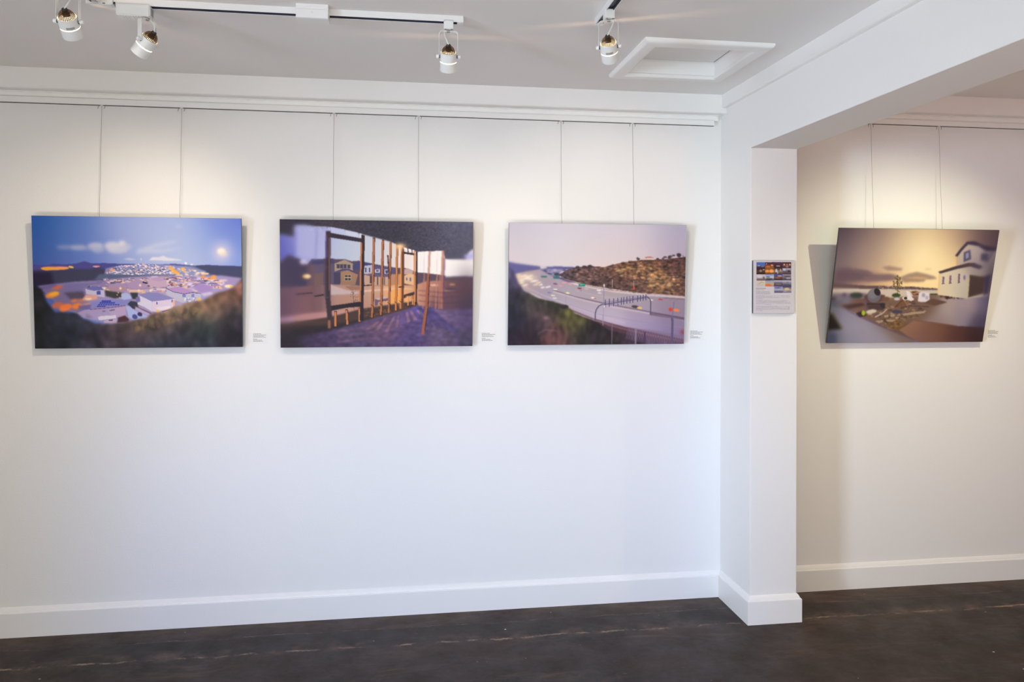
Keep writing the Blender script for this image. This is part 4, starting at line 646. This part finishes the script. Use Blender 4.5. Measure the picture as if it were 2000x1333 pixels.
# mouldings
crown = [(0, ZC), (.07, ZC), (.07, 2.404), (.066, 2.400), (0, 2.400)]
struct(MB().sweep(crown, [(XL, 0), (XW - .001, 0)]).build('trim_1', M_TRIM), 'flat white cornice board under the ceiling of the main room', 'trim')
struct(MB().sweep([(0, ZC), (.025, ZC), (.025, 2.430), (.020, 2.426), (0, 2.426)], [(XW, -.071), (XW, YF)]).build('trim_2', M_TRIM), 'white cornice board along the beam', 'trim')
struct(MB().sweep([(0, 2.400), (.018, 2.400), (.018, 2.397), (.014, 2.396), (.014, 2.372), (0, 2.372)], [(XL, 0), (XW - .02, 0)]).build('trim_3', M_TRIM), 'thin white moulding under the cornice of the main room', 'trim')
struct(MB().sweep([(0, ZC2), (.07, ZC2), (.07, 2.446), (.066, 2.442), (0, 2.442)], [(XR, 0), (XE, 0)]).build('trim_4', M_TRIM), 'cornice board under the ceiling of the side room', 'trim')
struct(MB().sweep([(0, 2.442), (.018, 2.442), (.018, 2.438), (.014, 2.437), (.014, 2.413), (0, 2.413)], [(XR, 0), (XE, 0)]).build('trim_5', M_TRIM), 'thin moulding under the cornice of the side room', 'trim')
rail_main = MB().sweep([(.001, 2.373), (.028, 2.373), (.029, 2.371), (.029, 2.3475), (.026, 2.3455), (.018, 2.3455), (.018, 2.35), (.001, 2.35)], [(XL, 0), (1.549, 0)]).build('picture_rail', M_TRIM)
MB().box(XL, 1.548, -.0285, -.0185, 2.3446, 2.3456).build('rail_slot_shade', M_DARKGAP, rail_main)  # dark strip stands in for the shade in the rail's slot
tag(rail_main, 'long white picture hanging rail above the three level photographs', 'rail')
rail_side = MB().sweep([(.001, 2.413), (.028, 2.413), (.029, 2.411), (.029, 2.386), (.026, 2.384), (.018, 2.384), (.018, 2.389), (.001, 2.389)], [(XR + .002, 0), (XE, 0)]).build('picture_rail', M_TRIM)
MB().box(XR + .003, XE, -.0285, -.0185, 2.3831, 2.3841).build('rail_slot_shade', M_DARKGAP, rail_side)  # slot shade put in as a dark strip here too
tag(rail_side, 'picture hanging rail in the side room beyond the beam', 'rail')
base = [(0, 0), (.018, 0), (.018, .105), (.0165, .108), (.012, .109), (.011, .114), (.008, .120), (.004, .126), (0, .129)]
struct(MB().sweep(base, [(XL, 0), (XW - .0001, 0)]).build('baseboard_back', M_TRIM), 'tall white baseboard along the long wall', 'baseboard')
struct(MB().sweep(base, [(XW, -.0181), (XW, YP), (XR, YP), (XR, -.0181)]).build('baseboard_pillar', M_TRIM), 'white baseboard wrapped round the foot of the pillar', 'baseboard')
struct(MB().sweep(base, [(XR + .0001, 0), (XE, 0)]).build('baseboard_side', M_TRIM), 'white baseboard in the side room beyond the pillar', 'baseboard')

# ---------------------------------------------------------------- hung photographs
def ink_face(name, img, x0, x1, z0, z1, y, parent, material=None):
    H, W, _ = img.shape
    xs = np.linspace(x0, x1, W); zs = np.linspace(z1, z0, H); gx, gz = np.meshgrid(xs, zs)
    co = np.stack([gx, np.full_like(gx, y), gz], -1).reshape(-1, 3).astype(np.float32)
    i = np.arange(H * W).reshape(H, W); q = np.stack([i[:-1, :-1], i[1:, :-1], i[1:, 1:], i[:-1, 1:]], -1).reshape(-1).astype(np.int32)
    nf = len(q) // 4; me = bpy.data.meshes.new(name); me.vertices.add(H * W); me.loops.add(len(q)); me.polygons.add(nf)
    me.vertices.foreach_set('co', co.ravel()); me.loops.foreach_set('vertex_index', q); me.polygons.foreach_set('loop_start', np.arange(nf, dtype=np.int32) * 4)
    me.update(calc_edges=True)
    c = np.clip(img, 0, 1); lin = np.where(c <= .04045, c / 12.92, ((c + .055) / 1.055) ** 2.4)
    a = me.color_attributes.new('ink', 'FLOAT_COLOR', 'POINT'); a.data.foreach_set('color', np.concatenate([lin.reshape(-1, 3), np.ones((H * W, 1))], 1).astype(np.float32).ravel())
    me.materials.append(material or M_PRINT); o = bpy.data.objects.new(name, me); COL.objects.link(o); o.parent = parent; return o

def photograph(img, x0, x1, zb, length, lean, label):
    w_ = x1 - x0; e = empty('hanging_photograph', ((x0 + x1) / 2, -.03, zb), (math.asin(lean / length), 0, 0))
    tag(e, label, 'photograph', 'large photographs hung on cables')
    MB().box(-w_ / 2, w_ / 2, .0004, .0125, 0, length, .0006, 1).build('mounting_board', M_EDGE, e)
    ink_face('print', img, -w_ / 2 + .0004, w_ / 2 - .0004, .0004, length - .0004, 0, e)
    MB().box(-w_ * .36, w_ * .36, .0126, .019, length * .80, length * .84).build('back_batten', M_TRIM, e); MB().box(-w_ * .36, w_ * .36, .0126, .019, length * .14, length * .18).build('back_batten', M_TRIM, e)
    return e
photograph(picture_dusk_town(), -1.575, -.700, 1.2675, .5815, .037, 'wide photograph of a lit hillside town at dusk under a deep blue sky')
photograph(picture_timber_frame(), -.533, .3475, 1.2625, .5865, .037, 'wide photograph looking through the orange-lit studs of a timber house frame')
photograph(picture_freeway(), .517, 1.3935, 1.2645, .5840, .035, 'wide photograph of a curving freeway with a sign gantry below a brown hill')
photograph(picture_building_site(), 2.151, 3.027, 1.2615, .5880, .115, 'photograph of a building site at sunset beside a white house, leaning far off the wall')

def cable(x, zt, zb, yb, label):
    e = empty('hanging_cable', (x, -.0235, zt)); tag(e, label, 'cable', 'cables from the picture rails to the photographs')
    n = 10; pts = [(0.0006 * math.sin(k * 1.3), (yb + .0235) * k / n, (zb - zt) * k / n + .004) for k in range(n + 1)]
    MB().tube(pts, .0009, 6).build('wire', M_WIRE, e)
    MB().box(-.006, .006, -.005, .005, -.003, .006, .001, 1).build('rail_clip', M_TRIM, e)
    for s_ in (-1, 1):
        MB().tube([(s_ * .0135, .002, .004), (s_ * .0135, -.001, -.007), (s_ * .0135 - .0012, -.004, -.012), (s_ * .0135 - .0022, -.0045, -.0165)], .0013, 6).build('hook', M_STEEL, e)
for x, lb in ((-1.304, 'thin cable above the dusk town photograph, nearer the left edge of the photo'), (-.967, 'thin cable holding the dusk town photograph, towards the timber frame one'),
              (-.297, 'thin cable above the timber frame photograph, on its side by the dusk town'), (.092, 'thin cable above the timber frame photograph, on its side by the freeway'),
              (.774, 'thin cable above the freeway photograph, on its far side from the pillar'), (1.131, 'thin cable above the freeway photograph, on its side nearer the pillar')):
    cable(x, 2.346, 1.838, -.050, lb)
cable(2.394, 2.384, 1.54, -.066, 'cable above the leaning building site photograph, nearest the pillar')
cable(2.777, 2.384, 1.54, -.066, 'cable above the leaning building site photograph, farther from the pillar')

# ---------------------------------------------------------------- title cards beside the photographs (square codes left off)
def title_card(x, z, wdt, hgt, seed, label):
    rnd = random.Random(seed); e = empty('title_card', (x, 0, z)); tag(e, label, 'label', 'title cards beside the photographs')
    MB().box(0, wdt, -.0012, -.0002, -hgt, 0).build('card', M_PAPER, e)
    t = MB(); zl = -.006; x0 = wdt * .32
    for k, ln in enumerate((.50, .86, .72, .82, None, .22, .58, .66)):
        if ln is not None:
            xx = x0
            while xx < x0 + (wdt - x0) * ln:
                wl = rnd.uniform(.003, .009); t.box(xx, xx + wl, -.0015, -.0012, zl - .0022, zl); xx += wl + .0012
        zl -= .0052 if ln is not None else .003
    t.build('printed_text', M_INK, e)
title_card(-.690, 1.332, .098, .052, 1, 'small title card beside the dusk town photograph')
title_card(.362, 1.328, .104, .054, 2, 'small title card between the timber frame and freeway photographs')
title_card(1.404, 1.333, .104, .053, 3, 'small title card between the freeway photograph and the pillar')
title_card(3.050, 1.326, .100, .054, 4, 'small title card at the lower corner of the leaning photograph')

# ---------------------------------------------------------------- information board on the pillar
def board_picture():
    s = Paint(190, 243, [(207, 185), (972, 192), (962, 1182), (195, 1190)], 21); s.c[:] = np.array((214, 210, 214)) / 255
    X0, Y0, CW, CH = 266, 219, 162, 115
    cells = {(0, 0): [(70, 120, 200), (90, 110, 180), (56, 30, 30)], (1, 0): [(66, 30, 80), (120, 60, 50), (170, 100, 30)], (2, 0): [(90, 50, 110), (70, 40, 50), (60, 36, 36)], (3, 0): [(60, 30, 40), (120, 80, 70), (66, 36, 46)],
             (0, 1): [(50, 28, 30), (90, 60, 56), (46, 28, 30)], (1, 1): [(110, 60, 40), (235, 150, 70), (100, 50, 30)], (2, 1): [(70, 50, 50), (150, 130, 120), (66, 54, 56)], (3, 1): [(160, 180, 205), (120, 100, 110), (66, 50, 60)],
             (0, 2): [(205, 200, 206), (200, 190, 196), (90, 66, 84)], (1, 2): [(120, 160, 210), (200, 210, 226), (56, 46, 54)], (2, 2): [(66, 80, 180), (120, 80, 66), (44, 28, 60)], (3, 2): [(150, 140, 150), (120, 110, 124), (60, 56, 70)],
             (0, 3): [(226, 210, 180), (214, 204, 184), (206, 200, 190)], (1, 3): [(150, 170, 190), (190, 176, 160), (224, 110, 60)], (2, 3): [(206, 206, 212), (90, 84, 96), (80, 74, 90)], (3, 3): [(206, 206, 220), (120, 118, 136), (60, 60, 78)],
             (2, 4): [(120, 140, 220), (180, 176, 200), (66, 66, 100)], (3, 4): [(80, 70, 110), (190, 170, 140), (110, 110, 160)]}
    for (i, j), (a, b_, c) in cells.items():
        x, y = X0 + i * CW, Y0 + j * CH
        s.grad([(x, y), (x + CW, y), (x + CW, y + CH * .5), (x, y + CH * .5)], a, b_, 1, .5); s.grad([(x, y + CH * .5), (x + CW, y + CH * .5), (x + CW, y + CH), (x, y + CH)], b_, c, 1, .5)
    for x, y, rx, ry, c in ((310, 285, 30, 8, (200, 190, 210)), (380, 300, 25, 8, (170, 160, 190)), (452, 252, 10, 10, (235, 215, 210)), (555, 278, 22, 16, (235, 190, 120)), (480, 300, 40, 14, (200, 130, 50)), (670, 292, 40, 9, (190, 225, 215)), (680, 255, 40, 6, (140, 60, 50)), (785, 265, 14, 16, (240, 220, 180)), (890, 265, 14, 16, (240, 225, 190)), (838, 268, 14, 12, (220, 170, 140)), (838, 305, 26, 16, (190, 130, 140)),
                          (345, 382, 26, 24, (160, 140, 130)), (400, 362, 18, 12, (214, 196, 200)), (470, 385, 28, 24, (250, 165, 70)), (545, 385, 34, 34, (250, 180, 110)), (635, 378, 20, 34, (225, 220, 215)), (715, 368, 10, 22, (225, 200, 190)), (660, 415, 10, 26, (214, 204, 196)), (785, 360, 30, 20, (200, 215, 230)), (870, 390, 26, 16, (46, 36, 46)), (860, 350, 40, 6, (214, 200, 200)),
                          (320, 485, 48, 34, (222, 216, 220)), (400, 520, 16, 30, (110, 90, 100)), (480, 500, 40, 12, (120, 100, 90)), (500, 535, 60, 12, (70, 52, 54)), (700, 480, 46, 8, (235, 235, 245)), (660, 515, 44, 10, (170, 120, 60)), (840, 490, 60, 8, (60, 50, 60)), (860, 520, 44, 20, (176, 166, 176)),
                          (480, 648, 44, 20, (240, 120, 60)), (560, 640, 22, 26, (190, 170, 170)), (670, 635, 60, 12, (130, 124, 130)), (850, 596, 30, 4, (90, 90, 110)), (830, 640, 50, 12, (100, 94, 106)), (660, 705, 60, 7, (60, 56, 80)), (690, 698, 20, 5, (200, 90, 70)), (830, 725, 44, 22, (226, 206, 160)), (800, 765, 30, 10, (170, 180, 210))):
        s.ell(x, y, rx, ry, c, 4, .85)
    s.line([(300, 640), (360, 590), (400, 610)], 5, (120, 100, 80), 3, .7); s.line([(850, 560), (880, 620), (905, 640)], 4, (230, 225, 230), 3, .5)
    r = random.Random(9)
    def text(x, y, wd, h, c):
        xx = x
        while xx < x + wd:
            l = r.uniform(10, 34); l = min(l, x + wd - xx); s.poly([(xx, y), (xx + l, y), (xx + l, y + h), (xx, y + h)], c, 2, .75); xx += l + 6
    text(258, 711, 176, 11, (110, 106, 110)); text(258, 737, 150, 9, (134, 130, 134))
    for y, wd in ((772, 245), (792, 258), (812, 262)): text(258, y, wd, 8, (134, 130, 136))
    for y, wd in ((848, 640), (868, 625), (888, 620), (908, 130), (938, 580), (957, 640), (973, 645), (992, 650), (1014, 280), (1048, 630), (1068, 625), (1087, 628), (1106, 625), (1126, 110)): text(254, y, wd, 7, (152, 148, 156))
    return s.c
ib = empty('information_board', (1.7035, YP - .0005, 1.424)); tag(ib, 'white information board with a grid of tiny photographs, on the pillar', 'sign')
MB().box(-.100, .100, -.0115, 0, 0, .2425, .0006, 1).build('board', M_EDGE, ib)
ink_face('printed_face', board_picture(), -.0992, .1000, .0004, .2421, -.0118, ib)

# ---------------------------------------------------------------- light tracks
def track(name_label, p0, p1, end_cap=True, sections=()):
    p0, p1 = Vector(p0), Vector(p1); d = p1 - p0; L = d.length; e = empty('ceiling_track', p0, (0, 0, math.atan2(d.y, d.x))); tag(e, name_label, 'track', 'light tracks on the ceiling')
    hw = .0150; H = .0225
    prof = [(-hw, 0), (hw, 0), (hw, -H), (.0122, -H), (.0122, -.010), (-.0122, -.010), (-.0122, -H), (-hw, -H)]
    MB().extrude(prof, 'x', 0, L).build('rail_body', M_TRACK, e, bevel=.0006)
    b = MB(); b.extrude([(-.0119, -.0101), (.0119, -.0101), (.0119, -.0215), (.0100, -.0215), (.0100, -.0125), (-.0100, -.0125), (-.0100, -.0215), (-.0119, -.0215)], 'x', .004, L - .012); b.build('conductor_slot', M_SLOT, e)
    if end_cap:
        b = MB(); b.box(L - .010, L + .0015, -.0152, .0152, -.0228, -.0002, .001, 1); b.box(L - .020, L - .0095, -.0117, .0117, -.0222, -.016, .001, 1); b.build('end_cap', M_TRACK, e)
        MB().lathe([(0.0001, -.0236), (.0022, -.0236), (.0022, -.0225)], 10, Matrix.Translation((L - .006, 0, 0)))[0].build('end_screw', M_STEEL, e)
    return e
t1 = track('long white light track running along the wall above the photographs', (-.93, -.965, ZC), (.2225, -.965, ZC))
# connector cover clipped over the middle of the track
b = MB(); X0, X1 = -.342 + .93, -.236 + .93
b.extrude([(-.055, 0), (.006, 0), (.006, -.0465), (.0005, -.0485), (-.0495, -.0485), (-.055, -.0465), (-.055, -.018), (-.0525, -.016), (-.0525, -.010), (-.055, -.008)], 'x', X0, X1)
b.build('connector_cover', M_TRACK, t1, bevel=.001)
MB().lathe([(0.0001, 0), (.003, 0), (.003, .002)], 12, Matrix.Translation(((X0 + X1) / 2, -.0555, -.028)) @ Matrix.Rotation(R(90), 4, 'X'))[0].build('cover_screw', M_TRACK, t1)
# elbow connector at the track's start, with a small cover plate
b = MB(); b.box(-.085, -.001, -.018, .018, -.0245, 0, .001, 1); b.build('elbow_connector', M_TRACK, t1)
b = MB(); b.box(-.072, -.006, -.020, .000, -.0275, -.0247, .0008, 1); b.build('elbow_plate', M_TRACK, t1)
MB().box(-.032, -.024, -.0215, -.0200, -.0235, -.0215).build('latch_slot', M_BLACK, t1); MB().box(.001, .006, -.0172, -.0152, -.0225, -.015).build('latch_slot', M_BLACK, t1)
t2 = track('short white light track pointing towards the viewer, beside the ceiling hatch', (.700, -3.0, ZC), (.700, -1.020, ZC))
t3 = track('white light track running back from the elbow, mostly above the frame', (-.985, -.986, ZC), (-.985, -3.0, ZC), end_cap=False)

# ---------------------------------------------------------------- track spotlights
def spotlight(base, drop, view, axis_img, label, adapter='block', cord_side=1, beam=None, power=20, sticker=True, arm=.088):
    """base: underside of the track; the head hangs on a U-shaped bracket and points along axis_img = (depth, right, down) as seen from the viewer"""
    e = empty('track_spotlight', base); tag(e, label, 'spotlight', 'spotlights on the ceiling tracks')
    B = Vector(base); v = (B - Vector((0, -3.7, HC))).normalized(); r_ = Vector((v.y, -v.x, 0)).normalized(); u_ = r_.cross(v)
    s, l, d = axis_img; ax = (v * s + r_ * l - u_ * d).normalized()
    if adapter == 'block':
        MB().box(-.0165, .0165, -.0165, .0165, -.026, .006, .0015, 2).xf(Matrix.Rotation(math.atan2(r_.y, r_.x) * (0 if abs(drop) else 1), 4, 'Z')).build('adapter', M_LAMP, e)
        b = MB(); b.box(-.014, -.008, -.0168, -.010, -.0275, -.0262).box(.007, .015, -.0168, -.010, -.0275, -.0262); b.build('adapter_latch', M_STEEL, e); top = -.0262
    else:
        MB().box(-.091, .015, -.026, .022, -.0370, .002, .003, 2).build('transformer_box', M_LAMP, e)
        b = MB(); [b.box(-.083 + k * .008, -.079 + k * .008, -.020, .016, -.0385, -.0371) for k in range(9)]; b.build('vent_rib', M_LAMP, e)
        b = MB(); b.box(.0151, .0158, -.010, .012, -.030, -.006); b.build('end_plate', M_STEEL, e); top = -.037
    b, _ = MB().lathe([(.0001, 0), (.0075, 0), (.0075, -.004), (.0055, -.0045), (.0055, -.0075), (.0001, -.0075)], 18, Matrix.Translation((0, 0, top))); b.build('swivel_nut', M_STEEL, e, smooth=True)
    yt = top - .004; pz = yt - arm; P = Vector((0, 0, pz))
    # bracket, turned square to the pivot
    pv = Vector((0, 0, 1)).cross(ax).normalized()
    if pv.dot(r_) < 0: pv = -pv
    q = Vector((0, 0, 1)).cross(pv); MF = Matrix((pv, q, Vector((0, 0, 1)))).transposed().to_4x4(); MF.translation = (0, 0, 0)
    hw, rr, ww, th = .0325, .010, .0085, .0006
    path = [(-hw, pz - .004), (-hw, yt - rr)] + [(-hw + rr - rr * math.cos(a), yt - rr + rr * math.sin(a)) for a in (R(22), R(45), R(68))] + [(-hw + rr, yt), (hw - rr, yt)] + [(hw - rr + rr * math.sin(a), yt - rr + rr * math.cos(a)) for a in (R(22), R(45), R(68))] + [(hw, yt - rr), (hw, pz - .004)]
    b = MB(); ring = []
    for i, (x, z) in enumerate(path):
        a0, a1 = path[max(i - 1, 0)], path[min(i + 1, len(path) - 1)]; t = Vector((a1[0] - a0[0], a1[1] - a0[1])).normalized(); n = Vector((-t.y, t.x))
        ring.append([b.bm.verts.new((x + n.x * th * a, y, z + n.y * th * a)) for a, y in ((1, -ww), (1, ww), (-1, ww), (-1, -ww))])
    for A, C in zip(ring[:-1], ring[1:]):
        for k in range(4): b.bm.faces.new((A[k], A[(k + 1) % 4], C[(k + 1) % 4], C[k]))
    b.bm.faces.new(ring[0][::-1]); b.bm.faces.new(ring[-1]); b.xf(MF).build('bracket', M_LAMP, e, smooth=True)
    for sg in (-1, 1):
        b, _ = MB().lathe([(.0001, .0095), (.0055, .009), (.0072, .006), (.0072, .0), (.0035, -.001), (.0035, -.006)], 18, MF @ Matrix.Translation((sg * (hw + .0012), 0, pz)) @ Matrix.Rotation(R(90 * sg), 4, 'Y')); b.build('knob', M_LAMP, e, smooth=True)
        b, _ = MB().lathe([(.0055, .0), (.0055, .0030), (.0001, .0030)], 14, MF @ Matrix.Translation((sg * (hw - .0035), 0, pz)) @ Matrix.Rotation(R(90 * sg), 4, 'Y')); b.build('washer', M_BLACK, e, smooth=True)
    # head, local +z against the beam
    z = -ax; x = pv; y = z.cross(x); MH = Matrix((x, y, z)).transposed().to_4x4(); MH.translation = P
    b, _ = MB().lathe([(.0275, .016), (.0290, .016), (.0290, -.0155), (.0275, -.0155)], 48, MH, True); hr = b.build('head_ring', M_LAMP, e, smooth=True)
    b, _ = MB().lathe([(.0275, -.0182), (.0290, -.0182), (.0292, -.048), (.0285, -.0505), (.0270, -.0505), (.0268, -.048)], 48, MH, True); b.build('head_hood', M_LAMP, e, smooth=True)
    for k in range(4):
        a = k * math.pi / 2 - math.pi / 2 + (.0 if adapter == 'block' else .6); c_, s_ = math.cos(a) * .0283, math.sin(a) * .0283
        MB().tube([MH @ Vector((c_, s_, -.0145)), MH @ Vector((c_, s_, -.0205))], .0008, 6).build('joining_post', M_LAMP, e)
    # perforated copper dome: a lattice of fine rings and ribs
    b = MB(); n, mm = 30, 11; V = []
    def dome(i, k):
        t = i / mm * R(84); return MH @ Vector((.0242 * math.cos(t) * math.cos(2 * math.pi * k / n), .0242 * math.cos(t) * math.sin(2 * math.pi * k / n), .012 + .0285 * math.sin(t)))
    for i in range(mm):
        for k in range(n):
            c4 = [dome(i, k), dome(i, k + 1), dome(i + 1, k + 1), dome(i + 1, k)]; cc = sum(c4, Vector()) / 4
            inn = [cc + (p_ - cc) * .50 for p_ in c4]; A = [b.bm.verts.new(p_) for p_ in c4]; I = [b.bm.verts.new(p_) for p_ in inn]
            for j in range(4): b.bm.faces.new((A[j], A[(j + 1) % 4], I[(j + 1) % 4], I[j]))
    bmesh.ops.remove_doubles(b.bm, verts=b.bm.verts, dist=1e-6)
    b.build('copper_dome', M_COPPER, e)
    # lamp socket under the dome's crown, and the lamp
    b, _ = MB().lathe([(.0001, .043), (.0075, .043), (.0085, .040), (.0085, .030), (.0105, .028), (.0105, .020), (.0001, .020)], 20, MH); b.build('socket', M_BLACK, e, smooth=True)
    b, _ = MB().lathe([(.0001, .0135), (.006, .013), (.012, .008), (.0185, .002), (.0205, -.004), (.0215, -.010), (.0215, -.014)], 28, MH); b.build('bulb', M_BULB, e, smooth=True)
    tip = MH @ Vector((0, 0, .042)); top_ = Vector((cord_side * .014, -.004, yt - .006))
    mid1 = top_.lerp(tip, .35) + Vector((cord_side * .004, 0, .006)); mid2 = top_.lerp(tip, .7) + Vector((cord_side * .003, 0, .004))
    start = Vector((cord_side * .012, 0, top + .001)); P4 = [start, top_, mid1, mid2, tip]; pts = []
    for i in range(len(P4) - 1):
        a, c, d2, f = P4[max(i - 1, 0)], P4[i], P4[i + 1], P4[min(i + 2, len(P4) - 1)]
        for k in range(6):
            t = k / 6; pts.append(.5 * ((2 * c) + (d2 - a) * t + (2 * a - 5 * c + 4 * d2 - f) * t * t + (3 * c - a - 3 * d2 + f) * t ** 3))
    pts.append(tip); MB().tube(pts, .0022, 8).build('cord', M_LAMP, e, smooth=True)
    if sticker:  # rating sticker wrapped on the viewer's side of the ring, unreadable small print
        b = MB(); back = MH.inverted().to_3x3() @ (-v); a0 = math.atan2(back.y, back.x)
        vs = [[b.bm.verts.new(MH @ Vector((.0293 * math.cos(a0 + t), .0293 * math.sin(a0 + t), zz))) for zz in (-.0125, -.0050)] for t in np.linspace(-.42, .42, 9)]
        for A, C in zip(vs[:-1], vs[1:]): b.bm.faces.new((A[0], C[0], C[1], A[1]))
        b.build('rating_sticker', M_STICKER, e)
    hp = B + P + ax * .056
    beam = Vector(beam) if beam else hp + ax * 2
    spot('spotlight_beam', hp, beam, power, WARM, 92, 1.0, .014)
    d_ = bpy.data.lights.new('bulb_light', 'POINT'); d_.energy = .9; d_.color = (1.0, .66, .36); d_.shadow_soft_size = .002
    lo = bpy.data.objects.new('bulb_light', d_); COL.objects.link(lo); lo.location = B + P + ax * .0168
    return e
ZT = ZC - .0225
spotlight((-1.002, -1.148, ZT), 1, None, (.44, .258, .86), 'lit white spotlight at the edge of the photo, nearest the viewer', beam=(-.55, 0, 1.45), power=6)
spotlight((-.829, -.965, ZT), 1, None, (.25, -.513, .82), 'lit white spotlight tilted sideways under a long transformer box', adapter='box', beam=(-1.25, 0, 1.30), power=26, sticker=False, cord_side=1, arm=.074)
spotlight((.172, -.965, ZT), 1, None, (.30, -.01, .954), 'lit white spotlight at the end of the long track', beam=(.14, 0, 1.45), power=9.5, sticker=False, cord_side=-1)
spotlight((.700, -1.155, ZT), 1, None, (.45, .107, .886), 'lit white spotlight on the short track beside the ceiling hatch', beam=(1.0, 0, 1.45), power=17.5)
